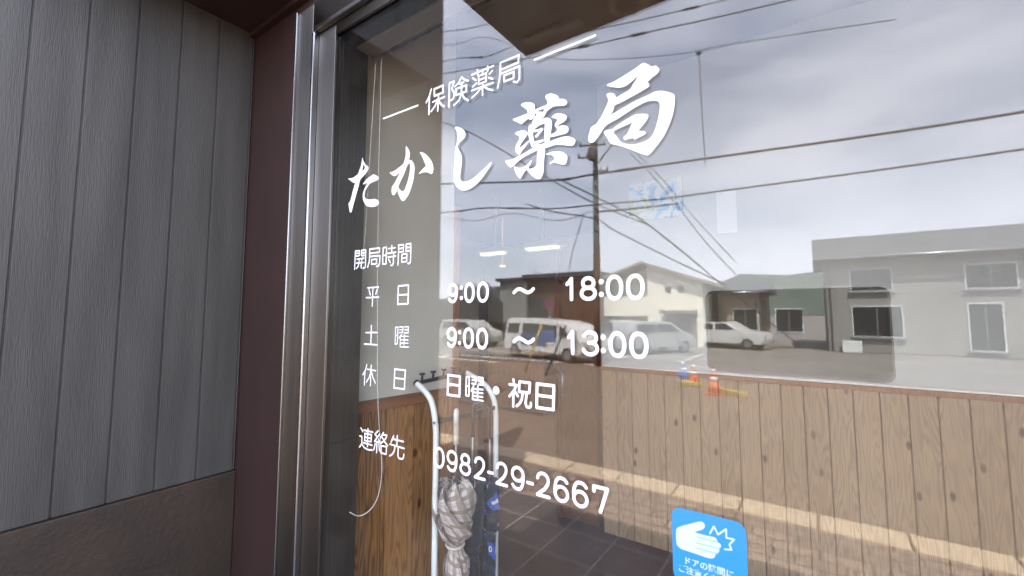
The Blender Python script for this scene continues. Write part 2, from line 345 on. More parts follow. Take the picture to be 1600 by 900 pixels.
# partition facing the window, with the reception opening
PYY = 2.12
pw = thing("partition_wall", "cream partition with pale cedar boards and a dark rounded reception opening", "wall", (-1.344, PYY, 0))
xL, xR, oL, oR, oz0, oz1 = -1.344, 2.4, -.60, .34, 1.22, 1.745
mb = MB()
def rr(x0, z0, x1, z1, r, n=5):
    out = []
    for cx, cz, a0 in ((x1-r, z0+r, -90), (x1-r, z1-r, 0), (x0+r, z1-r, 90), (x0+r, z0+r, 180)):
        for k in range(n+1):
            a = R(a0 + 90*k/n); out.append((cx + r*math.cos(a), cz + r*math.sin(a)))
    return out
hole = rr(oL, oz0, oR, oz1, .05)
def ring_wall(mb, hole, x0, z0, x1, z1, ya, yb):
    outp = []
    cx, cz = (hole[0][0]+hole[len(hole)//2][0])/2, (z0+z1)/2
    n = len(hole)
    for i, (hx, hz) in enumerate(hole):
        q = i // (n//4); c = ((x1, z0), (x1, z1), (x0, z1), (x0, z0))[q]; outp.append(c)
    for Y in (ya, yb):
        for i in range(n):
            j = (i+1) % n; a, b = hole[i], hole[j]; c, d = outp[j], outp[i]
            if c == d: mb.add([(a[0],Y,a[1]),(b[0],Y,b[1]),(c[0],Y,c[1])], [(0,1,2)])
            else: mb.add([(a[0],Y,a[1]),(b[0],Y,b[1]),(c[0],Y,c[1]),(d[0],Y,d[1])], [(0,1,2,3)])
    for i in range(n):
        j = (i+1) % n; a, b = hole[i], hole[j]
        mb.quad((a[0],ya,a[1]),(b[0],ya,b[1]),(b[0],yb,b[1]),(a[0],yb,a[1]))
ring_wall(mb, hole, xL, 1.2, xR, 3.39, PYY, PYY + .10)
mb.box((xL - .001, PYY, 1.2), (xL, PYY+.1, 3.39))
part(mb, "wall_panel", mat("partition_paint", (.42, .41, .38), .8, noise=.04, nscale=3), pw)
bw = MB(); x = xL
while x < xR - .001:
    x1 = min(x + .115, xR)
    bw.add([(x,PYY+.012,0),(x+.004,PYY-.004,0),(x1-.004,PYY-.004,0),(x1,PYY+.012,0),(x,PYY+.012,1.17),(x+.004,PYY-.004,1.17),(x1-.004,PYY-.004,1.17),(x1,PYY+.012,1.17)],
           [(0,1,5,4),(1,2,6,5),(2,3,7,6),(4,5,6,7)]); x += .115
bw.box((xL, PYY+.013, 0), (xR, PYY+.1, 1.17))
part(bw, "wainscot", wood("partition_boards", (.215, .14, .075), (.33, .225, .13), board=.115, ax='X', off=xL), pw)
part(MB().box((xL - .004, PYY-.014, 1.171), (xR, PYY+.104, 1.199)), "cap_rail", M_trim, pw, .002)
part(MB().box((oL - .12, PYY+.101, .95), (oR+.2, PYY+.5, 1.0)), "counter", mat("counter_top", (.2, .2, .19), .4), pw)

# =================================================================== WINDOW
GT = 2.745; GL = -1.57; GR = 1.55
win = thing("shop_window", "large fixed shop window in a brushed stainless steel frame", "window", (GL, 0, .04))
part(MB().quad((GL-.01,0,.08),(GR,0,.08),(GR,0,GT+.01),(GL-.01,0,GT+.01)).quad((GL-.01,.008,.08),(GR,.008,.08),(GR,.008,GT+.01),(GL-.01,.008,GT+.01)), "glass_pane", M_glass, win)
fr = MB(); fr.box((-1.838, -.030, .0), (-1.712, .058, 2.925))
fr.box((-1.690, -.012, .0), (-1.571, -.0015, 2.79))
fr.box((-1.690, .009, .0), (-1.601, .17, 2.79)); 
part(fr, "side_frame", M_steelV, win, .0015)
fb = MB(); fb.box((-1.711, -.036, .0), (-1.692, .005, 2.792)); part(fb, "glazing_bead", M_bead, win, .004)
fl = MB(); fl.box((-1.8385, -.0405, .0), (-1.828, -.0305, 2.93)); part(fl, "edge_strip", M_bead, win, .002)
hd = MB(); hd.box((-1.711, -.030, 2.813), (GR+.07, .058, 2.925)); hd.box((-1.571, -.012, GT), (GR, -.0015, 2.79)); 
part(hd, "head_frame", M_steelH, win, .0015)
hb = MB(); hb.box((-1.6915, -.036, 2.793), (GR, .005, 2.812)); part(hb, "glazing_bead", M_bead, win, .004)
rf = MB(); rf.box((GR+.001, -.03, 0), (GR+.068, .10, 2.81)); rf.box((GL, -.012, .001), (GR, .10, .079)); part(rf, "sill_frame", M_steelV, win, .0015)

# void above the blind
bl = thing("roller_blind", "rolled up window blind in a grey head rail with white bead chain", "blind", (-1.6, .14, 2.75))
part(MB().box((-1.598, .105, 2.752), (GR, .185, 2.764)), "head_rail", M_rail, bl, .003)
part(MB().box((-1.597, .107, 2.7645), (GR, .175, 2.838)), "void_shade_block", M_black, bl)  # solid black block stands in for the shade above the rail
part(MB().tube([(-1.59, .215, 2.80), (GR, .215, 2.80)], .018, 16), "fabric_roll", mat("blind_cloth", (.4, .38, .33), .8), bl)
def smooth(pts, k=6, closed=False):
    P = [Vector(p) for p in pts]; out = []; n = len(P)
    rng = range(n) if closed else range(n-1)
    for i in rng:
        g = (lambda j: P[j % n]) if closed else (lambda j: P[max(0, min(n-1, j))])
        p0, p1, p2, p3 = g(i-1), g(i), g(i+1), g(i+2)
        for s in range(k):
            t = s/k; out.append(.5*((2*p1) + (p2-p0)*t + (2*p0-5*p1+4*p2-p3)*t*t + (3*p1-p0-3*p2+p3)*t**3))
    if not closed: out.append(P[-1])
    return out
cp = [(596,92),(594,180),(592,260),(591,350),(590,440),(590,520),(590,600),(592,660),(596,710),(596,745),(590,777),(578,797),(562,806),(548,801)]
cpl = [(540,790),(537,700),(538,600),(543,520),(553,450),(567,400),(573,330),(579,230),(584,150),(587,100)]
path = smooth([aty(x, y, .135) for x, y in cp] + [aty(x, y, .18 if y > 430 else .145) for x, y in cpl], 40)
cb = MB(); acc = 0; last = path[0]; ico = bmesh.new(); bmesh.ops.create_icosphere(ico, subdivisions=1, radius=.0021); iv = [v.co.copy() for v in ico.verts]; iff = [[v.index for v in f.verts] for f in ico.faces]; ico.free()
nextd = 0; dist = 0
for p in path:
    dist += (p - last).length; last = p
    if dist >= nextd: cb.add([p + v for v in iv], iff, True); nextd += .0062
cb.tube(path[::6], .0006, 5)
part(cb, "bead_chain", M_chain, bl)
struct(MB().box((-1.60, .062, 2.84), (1.6, .30, 2.915)).box((-1.60,.0085,2.747),(1.6,.085,2.839)).build("recess_shade_block", M_dark))  # near black boxes paint in the shade of the recess

# =================================================================== LETTERING
LY = -.0006
def gp(o, s, x, y, sy=None): return aty(o[0] + x/s, o[1] + y/(sy or s), 0)
def ribbon(mb, pts, w, k0=0):           # round capped stroke of discs and quads in the plane of the glass
    k = k0
    for i, p in enumerate(pts):
        y = LY - k*3e-6; k += 1
        mb.add([(p.x + w/2*math.cos(2*math.pi*q/14), y, p.z + w/2*math.sin(2*math.pi*q/14)) for q in range(14)], [list(range(14))])
        if i < len(pts)-1:
            d = pts[i+1] - p; d.y = 0
            if d.length < 1e-6: continue
            n_ = Vector((-d.z, 0, d.x)).normalized()*w/2; y = LY - k*3e-6; k += 1; q = pts[i+1]
            mb.quad((p.x+n_.x,y,p.z+n_.z),(q.x+n_.x,y,q.z+n_.z),(q.x-n_.x,y,q.z-n_.z),(p.x-n_.x,y,p.z-n_.z))
    return k
def row(label, loc, group="white lettering on the window"):
    return thing("window_lettering", label, "lettering", loc, 0, group)
def kanji(t, strokes, o, s, w):
    mb = MB(); k = 0
    for st in strokes:
        curved = len(st) > 3 and st[0] != st[-1] and False
        k = ribbon(mb, [gp(o, s, *p) for p in st], w, k)
    part(mb, "character", M_vinyl, t)

O, S = (655, 75), 7.8235
t = row("small white heading reading 保険薬局 between two thin rules at the top of the window", gp(O, S, 650, 500))
kanji(t, [[(150,505),(125,590),(88,668)],[(127,600),(120,810)],[(185,505),(292,458),(292,545),(188,588),(185,505)],[(238,570),(228,768)],[(170,660),(308,598)],[(222,650),(190,720),(148,775)],[(240,645),(270,690),(308,716)]], O, S, .0072)
kanji(t, [[(372,430),(365,720)],[(372,430),(428,408),(420,440),(402,500),(425,540),(428,590),(412,628),(390,640)],[(520,358),(485,425),(440,470)],[(520,358),(560,390),(600,402)],[(490,440),(545,420)],[(452,502),(578,455),(578,530),(455,577),(452,502)],[(522,425),(518,560),(490,640),(425,700)],[(525,565),(550,610),(600,642)]], O, S, .0068)
kanji(t, [[(645,328),(910,218)],[(712,270),(720,335)],[(838,225),(838,285)],[(780,285),(770,322)],[(728,345),(822,308),(818,408),(728,445),(728,345)],[(728,396),(818,358)],[(655,368),(695,395)],[(702,430),(655,475)],[(895,278),(862,318)],[(850,362),(900,380)],[(645,522),(905,425)],[(778,440),(775,575)],[(765,482),(710,550),(648,608)],[(790,470),(840,502),(900,518)]], O, S, .0062)
kanji(t, [[(995,182),(1220,88),(1212,178),(1000,268)],[(995,182),(992,280),(985,370),(960,488)],[(995,318),(1228,222),(1225,380),(1195,422),(1155,412)],[(1038,338),(1158,292),(1155,368),(1040,412),(1038,338)]], O, S, .0062)
for a, b in (((599.3,185.3),(653,164.8)), ((835.8,93.3),(929.8,55.7))):
    mb = MB(); ribbon(mb, [aty(*a, 0), aty(*b, 0)], .0068); part(mb, "rule", M_vinyl, t)

O, S = (545, 370), 14.545
t = row("small white lettering reading 開局時間 above the opening hours", gp(O, S, 780, 500))
kanji(t, [[(152,325),(148,450),(135,735)],[(152,325),(245,315),(243,430),(150,442)],[(152,380),(243,370)],[(390,298),(385,500),(378,680),(355,708),(325,708)],[(390,298),(292,308),(290,430),(385,420)],[(292,368),(388,356)],[(190,508),(345,490)],[(178,600),(345,582)],[(240,505),(235,600),(215,670),(180,718)],[(297,500),(287,712)]], O, S, .0058)
kanji(t, [[(480,282),(702,255),(698,348),(482,378)],[(480,282),(478,450),(465,580),(430,690)],[(480,450),(712,430),(705,600),(680,665),(630,672)],[(520,520),(632,507),(630,612),(518,624),(520,520)]], O, S, .0058)
kanji(t, [[(785,250),(862,240),(848,612),(772,620),(785,250)],[(780,425),(855,415)],[(905,270),(1060,248)],[(982,195),(982,365)],[(890,378),(1070,350)],[(895,465),(1070,440)],[(1022,385),(1015,600),(995,650),(955,650)],[(908,510),(945,585)]], O, S, .0055)
kanji(t, [[(1135,190),(1132,400),(1120,640)],[(1135,190),(1248,178),(1243,335),(1132,350)],[(1135,270),(1245,258)],[(1415,155),(1410,400),(1402,575),(1385,605),(1345,605)],[(1415,155),(1308,168),(1305,325),(1410,312)],[(1308,248),(1412,235)],[(1210,400),(1325,385),(1318,562),(1208,572),(1210,400)],[(1210,487),(1320,475)]], O, S, .0055)

O, S = (560, 435), 4.867
NICHI = lambda a, b, c, d, e, f: [[a, b, c, d, a], [e, f]]
tw = row("white lettering reading 平日, 9:00 to 18:00, first row of hours", gp(O, S, 230, 130))
kanji(tw, [[(70,72),(155,66)],[(82,85),(92,125)],[(145,82),(132,122)],[(60,147),(157,142)],[(112,70),(106,210)]], O, S, .0052)
kanji(tw, NICHI((305,58),(382,52),(378,192),(300,197),(303,127),(380,122)), O, S, .0056)
ts = row("white lettering reading 土曜, 9:00 to 13:00, second row of hours", gp(O, S, 230, 440))
kanji(ts, [[(100,358),(96,500)],[(58,412),(140,411)],[(47,499),(143,505)]], O, S, .0055)
kanji(ts, [[(285,372),(303,369),(297,498),(279,499),(285,372)],[(282,435),(300,433)],[(315,369),(341,368),(338,412),(313,411)],[(315,390),(340,390)],[(353,368),(382,368),(379,415),(352,412)],[(353,390),(380,391)],[(330,425),(309,455)],[(322,440),(318,520)],[(322,441),(380,441)],[(319,467),(378,468)],[(319,492),(378,494)],[(318,520),(381,523)],[(351,425),(347,520)]], O, S, .0038)
th = row("white lettering reading 休日, 日曜・祝日, closing days row", gp(O, S, 230, 760))
kanji(th, [[(65,658),(53,700),(35,732)],[(52,710),(46,810)],[(68,690),(132,702)],[(98,660),(92,815)],[(96,705),(82,755),(60,790)],[(100,708),(112,755),(130,795)]], O, S, .005)
kanji(th, NICHI((278,690),(358,698),(350,842),(272,832),(276,757),(355,765)), O, S, .0058)
O, S = (690, 570), 8
kanji(th, NICHI((85,128),(230,145),(225,392),(75,372),(80,240),(228,260)), O, S, .0078)
kanji(th, [[(312,150),(348,153),(343,388),(305,383),(312,150)],[(308,264),(346,268)],[(385,150),(432,156),(428,240),(383,234)],[(385,190),(430,196)],[(462,156),(518,163),(514,250),(460,244)],[(462,200),(515,207)],[(402,265),(372,325)],[(394,298),(388,430)],[(394,298),(518,310)],[(391,342),(515,355)],[(389,386),(515,402)],[(388,430),(518,450)],[(455,268),(450,440)]], O, S, .0052)
mb = MB(); c = gp(O, S, 683, 320); mb.add([(c.x+.0115*math.cos(q*R(15)), LY, c.z+.0115*math.sin(q*R(15))) for q in range(24)], [list(range(24))]); part(mb, "dot", M_vinyl, th)
kanji(th, [[(900,185),(905,220)],[(850,243),(940,255),(900,330),(850,392)],[(900,335),(897,518)],[(925,340),(955,390)],[(975,210),(1105,225),(1098,350),(970,335),(975,210)],[(1015,350),(1005,430),(980,480),(940,515)],[(1065,360),(1050,480),(1065,525),(1100,533),(1118,515),(1118,478)]], O, S, .0074)
kanji(th, NICHI((1195,238),(1405,262),(1398,560),(1190,532),(1193,378),(1402,405)), O, S, .0084)
O, S = (550, 655), 12
tp = row("small white lettering reading 連絡先 over the wood boards", gp(O, S, 560, 430))
kanji(tp, [[(168,160),(205,232)],[(150,312),(190,325),(188,455),(145,520)],[(190,470),(235,535),(300,570),(382,580)],[(225,205),(395,242)],[(303,178),(290,510)],[(245,265),(368,292),(360,422),(238,398),(245,265)],[(242,335),(362,358)],[(215,440),(380,488)]], O, S, .0056)
kanji(tp, [[(492,218),(432,280),(480,335)],[(520,280),(425,412),(515,428)],[(500,375),(525,440)],[(472,425),(465,625)],[(438,455),(412,575)],[(505,465),(518,590)],[(592,250),(535,355)],[(575,292),(658,300),(640,350),(595,410),(535,455)],[(570,340),(610,420),(672,495)],[(548,495),(652,517),(642,655),(545,630),(548,495)]], O, S, .0054)
kanji(tp, [[(785,310),(735,430)],[(768,370),(965,420)],[(852,310),(842,500)],[(715,468),(980,548)],[(808,510),(795,590),(760,655),(710,685)],[(872,530),(862,690),(885,735),(945,745),(968,715),(975,660)]], O, S, .0056)

def arc(cx, cz, rx, rz, a0, a1, n=18, p=1.0):
    return [(cx + rx*math.copysign(abs(math.cos(R(a0+(a1-a0)*k/n)))**p, math.cos(R(a0+(a1-a0)*k/n))), cz + rz*math.copysign(abs(math.sin(R(a0+(a1-a0)*k/n)))**p, math.sin(R(a0+(a1-a0)*k/n)))) for k in range(n+1)]
def sm2(pts, k=5): return [(p.x, p.y) for p in smooth([(x, y, 0) for x, y in pts], k)]
NINE = [arc(0, .69, .5, .31, 0, 360, 26), sm2([(.5,.70),(.5,.45),(.42,.2),(.22,.03),(-.05,0),(-.28,.04),(-.45,.15)])]
GL_ = {'0': [arc(0, .5, .5, .5, 0, 360, 30, .9)], '9': NINE, '6': [[(-x, 1-z) for x, z in s] for s in NINE],
       '8': [arc(0, .76, .40, .24, 0, 360, 24), arc(0, .27, .5, .27, 0, 360, 26)],
       '2': [sm2([(-.47,.76),(-.38,.92),(-.12,1),(.15,.99),(.38,.88),(.45,.70),(.36,.52),(.15,.33)]) + [(-.5,0),(.52,0)]],
       '3': [sm2([(-.44,.84),(-.2,.99),(.1,1),(.35,.92),(.44,.76),(.36,.60),(.15,.53),(-.1,.52)]), sm2([(-.1,.52),(.2,.51),(.42,.42),(.5,.26),(.4,.1),(.15,0),(-.12,0),(-.35,.06),(-.5,.2)])],
       '1': [[(-.5,.74),(.2,1),(.2,0)]], '7': [[(-.48,.80),(-.48,1),(.5,1),(-.02,0)]], '-': [[(-.5,.42),(.5,.42)]],
       '~': [sm2([(-.5,.42),(-.38,.54),(-.22,.6),(-.05,.54),(.08,.46),(.22,.40),(.38,.46),(.5,.58)])]}
def digits(t, items, z0, z1, w):
    for ch, xc, wd_ in items:
        mb = MB(); h = z1 - z0 - w
        X = aty(xc, 489, 0).x
        ww = abs(aty(xc + wd_/2, 489, 0).x - aty(xc - wd_/2, 489, 0).x) - w
        if ch == ':':
            for zz in (.20, .80):
                mb.add([(X + w*.66*math.cos(q*R(15)), LY, z0 + w/2 + h*zz + w*.66*math.sin(q*R(15))) for q in range(24)], [list(range(24))])
        else:
            k = 0
            for st in GL_[ch]: k = ribbon(mb, [Vector((X + x*ww, 0, z0 + w/2 + z*h)) for x, z in st], w, k)
        part(mb, "numeral" if ch not in ':-~' else "mark", M_vinyl, t)
digits(tw, [('9',707.2,15.5),(':',720.8,5),('0',733.3,16.5),('0',754.4,18.5),('~',818.3,35),('1',891.5,15),('8',919.8,27),(':',940.2,8),('0',960.9,27.5),('0',993.6,29.5)], 1.630, 1.692, .0098)
digits(ts, [('9',706.2,15.5),(':',718.6,5),('0',732.4,17),('0',753.6,18.5),('~',818.3,35),('1',892.6,14),('3',921.7,27),(':',941.9,8),('0',963.8,27.5),('0',997.0,30)], 1.494, 1.557, .0098)
digits(tp, [(c, 670 + a/5.333, b/5.333) for c, a, b in (('0',103,87),('9',207,88),('8',315,94),('2',432,94),('-',520,52),('2',611,100),('9',740,110),('-',840,64),('2',945,117),('6',1092,125),('6',1245,132),('7',1408,138))], 1.126, 1.190, .0087)

# ---- brush style shop name
def brush(t, outlines, o, s, sx=None):
    mb = MB()
    from mathutils.geometry import tessellate_polygon
    for k, loops in enumerate(outlines):
        ls = []
        for lp in loops:
            q = smooth([(x, y, 0) for x, y in lp], 3, True); ls.append([gp(o, s, p.x, p.y) for p in q])
        flat = [p for lp in ls for p in lp]
        tris = tessellate_polygon([[Vector((p.x, p.z, 0)) for p in lp] for lp in ls])
        mb.add([(p.x, LY - k*2e-5, p.z) for p in flat], [list(a) for a in tris])
    part(mb, "character", M_vinyl, t)
t = row("large white brush style shop name たかし薬局 across the window", aty(800, 230, 0))
brush(t, [[[(252,183),(262,215),(278,245),(300,270),(320,290),(305,330),(270,375),(228,425),(215,480),(190,570),(165,660),(145,735),(135,770),(125,777),(115,768),(108,720),(102,680),(118,660),(130,620),(150,540),(170,470),(172,455),(160,455),(140,445),(115,425),(96,411),(115,408),(150,400),(180,380),(205,358),(218,320),(235,275),(245,225)],[(268,255),(258,285),(252,325),(270,312),(280,295),(275,275)]],
          [[(258,474),(270,450),(300,415),(340,385),(372,364),(400,374),(420,385),(428,405),(415,425),(385,440),(350,455),(325,475),(300,510),(282,550),(275,590),(285,620),(310,633),(350,633),(380,628),(405,635),(428,655),(430,675),(420,695),(395,710),(355,717),(320,712),(290,697),(270,665),(258,630),(256,590),(265,545),(285,500),(305,465),(300,458),(280,465)]]], (530,220), 6.925)
brush(t, [[[(722,60),(740,75),(758,105),(765,150),(762,185),(757,208),(775,208),(795,225),(810,255),(817,300),(812,370),(800,440),(780,510),(755,575),(725,625),(705,648),(690,652),(675,645),(655,610),(640,570),(630,525),(625,548),(605,578),(588,590),(575,580),(568,545),(572,500),(585,480),(600,460),(625,410),(645,370),(655,342),(640,355),(620,375),(600,382),(580,375),(560,360),(546,342),(570,338),(610,318),(660,280),(697,245),(712,195),(722,140)],[(765,245),(750,252),(735,275),(715,330),(690,390),(665,440),(642,495),(650,520),(670,540),(695,545),(710,530),(725,490),(745,430),(762,350),(770,290)]],
          [[(872,128),(900,125),(935,145),(975,185),(1005,230),(1020,280),(1018,330),(1005,358),(990,360),(970,348),(945,340),(905,345),(875,355),(860,358),(880,335),(910,300),(938,272),(925,235),(905,185),(885,145)]]], (530,220), 6.925)
brush(t, [[[(145,130),(175,125),(210,138),(240,160),(258,195),(255,235),(235,262),(205,290),(180,320),(175,350),(195,385),(215,430),(222,490),(215,570),(205,640),(205,690),(225,715),(260,718),(310,700),(370,660),(430,605),(490,550),(530,508),(540,518),(515,570),(470,640),(420,705),(370,755),(310,797),(255,815),(205,808),(165,775),(138,725),(128,670),(132,600),(142,500),(145,400),(150,350),(165,300),(172,240),(165,180)]]], (690,180), 6.92)
def fat(pts, ws):                       # brush stroke outline of changing width
    P = [Vector((x, y)) for x, y in pts]; Lf, Rt = [], []
    for i, p in enumerate(P):
        d = (P[min(i+1, len(P)-1)] - P[max(i-1, 0)]).normalized(); nn = Vector((-d.y, d.x))*ws[i]/2
        Lf.append(tuple(p+nn)); Rt.append(tuple(p-nn))
    d0 = (P[0]-P[1]).normalized()*ws[0]*.35; d1 = (P[-1]-P[-2]).normalized()*ws[-1]*.35
    return [[tuple(P[0]+d0)] + Lf + [tuple(P[-1]+d1)] + Rt[::-1]]
brush(t, [[[(68,278),(120,258),(200,225),(275,190),(275,235),(262,270),(232,285),(215,275),(180,300),(148,325),(115,308),(82,295)]],
          [[(145,148),(160,128),(200,120),(250,125),(272,145),(276,190),(262,262),(232,283),(210,240),(205,200),(180,175)]],
          [[(275,190),(330,165),(388,140),(390,105),(372,72),(385,48),(420,38),(465,46),(495,65),(502,85),(545,88),(572,105),(578,128),(555,150),(510,155),(455,158),(420,178),(385,210),(365,250),(345,268),(350,215),(362,185),(325,190),(300,205),(285,215)]],
          fat([(280,205),(305,225),(330,240),(350,235)], [20,35,40,30]), fat([(335,225),(300,275),(265,320)], [50,60,40]),
          fat([(245,345),(235,400),(245,470),(258,530)], [50,45,42,30]), fat([(235,365),(280,335),(320,310),(395,285)], [45,48,45,48]),
          fat([(400,290),(402,340),(395,400),(388,490)], [62,66,60,46]), fat([(268,388),(300,385),(340,368)], [26,22,18]), fat([(285,442),(310,415),(345,372)], [22,20,18]),
          fat([(270,505),(310,492),(350,478)], [34,28,22]), fat([(275,500),(305,530),(330,560)], [36,40,40]),
          [[(432,262),(450,240),(490,222),(540,230),(570,245),(575,270),(550,300),(510,325),(490,345),(540,335),(585,350),(590,385),(570,410),(520,425),(450,442),(415,445),(415,425),(470,400),(485,370),(465,345),(465,320),(485,290),(470,272)]],
          [[(90,408),(130,388),(170,382),(205,400),(205,425),(165,480),(135,530),(150,535),(215,480),(210,505),(160,570),(130,612),(100,590),(92,550),(105,510),(125,475),(128,440),(100,425)]],
          [[(0,668),(60,655),(140,615),(230,565),(300,525),(400,490),(500,455),(560,440),(610,445),(650,465),(655,490),(640,520),(610,528),(540,522),(470,520),(390,545),(300,570),(200,620),(130,665),(80,712),(50,730),(20,710)]],
          [[(300,530),(365,540),(370,600),(360,680),(358,760),(350,800),(330,835),(305,838),(270,825),(225,785),(200,755),(185,765),(165,795),(148,825),(130,832),(105,800),(85,755),(82,720),(130,735),(180,720),(215,690),(245,660),(240,690),(215,740),(260,735),(290,710),(295,650),(298,590)]],
          [[(378,608),(420,588),(480,580),(530,585),(575,615),(580,650),(570,690),(545,705),(490,695),(450,685),(415,700),(420,680),(450,665),(460,645),(440,620),(410,612)]]], (790,140), 6)
brush(t, [[[(218,238),(270,215),(340,175),(420,125),(480,85),(520,55),(545,48),(580,62),(610,78),(645,72),(668,90),(675,115),(655,145),(620,170),(575,215),(588,235),(585,255),(540,285),(460,330),(370,380),(320,405),(285,420),(270,470),(255,500),(380,430),(480,375),(590,325),(640,298),(700,293),(760,305),(808,328),(812,400),(795,500),(760,600),(710,700),(650,780),(600,840),(570,860),(530,850),(450,820),(370,790),(310,770),(265,762),(240,745),(225,715),(190,662),(205,640),(260,630),(300,600),(370,555),(430,520),(470,500),(530,495),(570,498),(580,520),(560,560),(520,610),(495,645),(530,645),(555,655),(550,675),(500,700),(460,722),(445,708),(400,718),(375,722),(362,700),(390,675),(410,640),(425,600),(435,570),(400,590),(340,615),(275,652),(310,700),(345,745),(400,762),(470,762),(540,740),(600,705),(640,630),(665,540),(680,450),(678,400),(655,382),(600,382),(560,390),(480,430),(400,480),(300,545),(210,595),(170,650),(130,710),(105,740),(80,750),(55,735),(52,700),(65,650),(80,610),(120,585),(160,530),(200,450),(230,375),(212,335),(225,315),(260,312),(285,325),(300,350),(350,320),(420,280),(445,235),(470,200),(485,165),(440,205),(380,250),(330,265),(280,262),(235,255)]]], (910,90), 5.625)

# ---- blue door warning sticker
O, S = (1030, 780), 7.5
tl = aty(1049.5, 800, 0); sx0 = tl.x; sz1 = aty(1062, 793, 0).z; sz0 = aty(1052, 906, 0).z; sx1 = aty(1030+1010/7.5, 800, 0).x
st = thing("warning_sticker", "blue rounded sticker with a white hand, warning about the door gap", "sticker", (sx0, 0, sz0))
pl = rr(sx0, sz0, sx1, sz1, .020, 8)
mb = MB(); n = len(pl); mb.add([(x, -.0005, z) for x, z in pl], [list(range(n))])
part(mb, "backing", mat("sticker_blue", (.010, .175, .43), .3), st)
M_pale = mat("sticker_white", (.37, .47, .50), .35)
from mathutils.geometry import tessellate_polygon
def flat_poly(pts, y, closed_smooth=True):
    q = smooth([(x, yy, 0) for x, yy in pts], 4, True) if closed_smooth else [Vector((x, yy, 0)) for x, yy in pts]
    P = [gp(O, S, p.x, p.y) for p in q]; tr = tessellate_polygon([[Vector((p.x, p.z, 0)) for p in P]])
    return MB().add([(p.x, y, p.z) for p in P], [list(a) for a in tr])
part(flat_poly([(200,380),(212,338),(255,316),(350,290),(450,265),(500,262),(530,288),(535,320),(515,350),(470,365),(430,378),(430,390),(560,425),(640,442),(672,462),(685,500),(715,520),(725,555),(705,582),(703,615),(665,642),(652,675),(620,692),(560,682),(450,645),(330,605),(265,583),(225,552),(203,510)], -.0008), "hand_symbol", M_pale, st)
lb = MB()
for a, b in (((445,440),(676,500)), ((435,508),(712,578)), ((440,572),(690,638))): ribbon(lb, [gp(O, S, *a), gp(O, S, *b)], .0021)
for i, v in enumerate(lb.v): lb.v[i] = (v[0], v[1] - .0004, v[2])
part(lb, "finger_line", mat("sticker_line", (.12, .33, .47), .4), st)
zb = MB(); k = ribbon(zb, [gp(O, S, *p) for p in [(595,400),(642,315),(690,412),(785,348),(788,450),(880,470),(822,530),(850,590),(770,585)]], .0032)
for i, v in enumerate(zb.v): zb.v[i] = (v[0], v[1] - .0003, v[2])
part(zb, "impact_mark", M_pale, st)
def text_mesh(s, size, x, z, y, m, parent, name="caption"):
    cu = bpy.data.curves.new(name, 'FONT'); cu.body = s; cu.size = size; cu.extrude = 0; cu.offset = size*.018; cu.fill_mode = 'FRONT'
    ob = bpy.data.objects.new(name, cu); COL.objects.link(ob); bpy.context.view_layer.update()
    me = bpy.data.meshes.new_from_object(ob.evaluated_get(bpy.context.evaluated_depsgraph_get())); COL.objects.unlink(ob); bpy.data.objects.remove(ob)
    me.materials.clear(); me.materials.append(m); o = bpy.data.objects.new(name, me); COL.objects.link(o)
    for v in me.vertices: v.co = Vector((x + v.co.x, y, z + v.co.y))
    return adopt(o, parent)
c1 = gp(O, S, 283, 745); c2 = gp(O, S, 222, 830)
tw1 = abs(gp(O, S, 880, 745).x - c1.x); tw2 = abs(gp(O, S, 905, 830).x - c2.x)
text_mesh("ドアの隙間に", tw1/6, c1.x, gp(O, S, 283, 735).z - .001, -.0009, M_pale, st)
text_mesh("ご注意ください", tw2/7, c2.x, gp(O, S, 222, 822).z - .001, -.0009, M_pale, st)

# =================================================================== UMBRELLA STAND AND UMBRELLAS
us = thing("umbrella_stand", "white tubular umbrella stand with a black peg rail against the wood boards", "umbrella stand", (-1.45, .65, 0))
def bend(y, px_bar, py_bar, px_v, lab=None):
    a = aty(px_bar, py_bar, y); v0 = aty(px_v, 640, y); zt = a.z
    pts = [a, a + (Vector((v0.x, y, zt-.085)) - a)*.35 + Vector((0,0,.005)), Vector((a.x + (v0.x-a.x)*.72, y, zt-.065)), Vector((v0.x-.012, y, zt-.13)), Vector((v0.x, y, zt-.21)), Vector((v0.x, y, .6)), Vector((v0.x, y, .03))]
    pts = smooth(pts[:5], 6) + pts[5:]
    part(MB().tube(pts, .0135, 14), "side_tube", M_white, us)
    part(MB().disc(a + Vector((-.001, 0, .002)), .0155, (pts[0]-pts[1]), .010), "end_cap", M_black, us)
    return a, v0
a1, v1 = bend(.45, 651, 599, 682)
a2, v2 = bend(.85, 728, 582, 775)
part(MB().box((-.005, 0, -.009), (.005, (a2-a1).length, .009), Matrix.Translation(a1 + Vector((.004, 0, .002))) @ (a2-a1).to_track_quat('Y', 'Z').to_matrix().to_4x4()), "peg_rail", M_black, us, .001)
for k in range(5):
    p = a1.lerp(a2, .08 + .205*k) + Vector((.006, 0, .01))
    part(MB().lathe([(.006, 0), (.005, .022), (.005, .024), (.014, .026), (.015, .031), (.012, .035)], p, 14), "peg", M_black, us)
v1b, v2b = Vector((v1.x, .45, 0)), Vector((v2.x, .85, 0))
zc = aty(683, 660, .45).z
def barat(z, nm, inset=.0, r=.006, off=0): return part(MB().box((-.004, 0, -.010), (.004, (v2b-v1b).length, .010), Matrix.Translation(v1b + Vector((off, 0, z))) @ (v2b-v1b).to_track_quat('Y', 'Z').to_matrix().to_4x4()), nm, M_black, us, .001)
barat(zc, "hanging_bar"); barat(.30, "lower_bar")
part(MB().box((-1.62, .44, .0), (v2.x+.02, .86, .028)), "drip_tray", mat("tray_white", (.5, .5, .5), .5), us, .004)
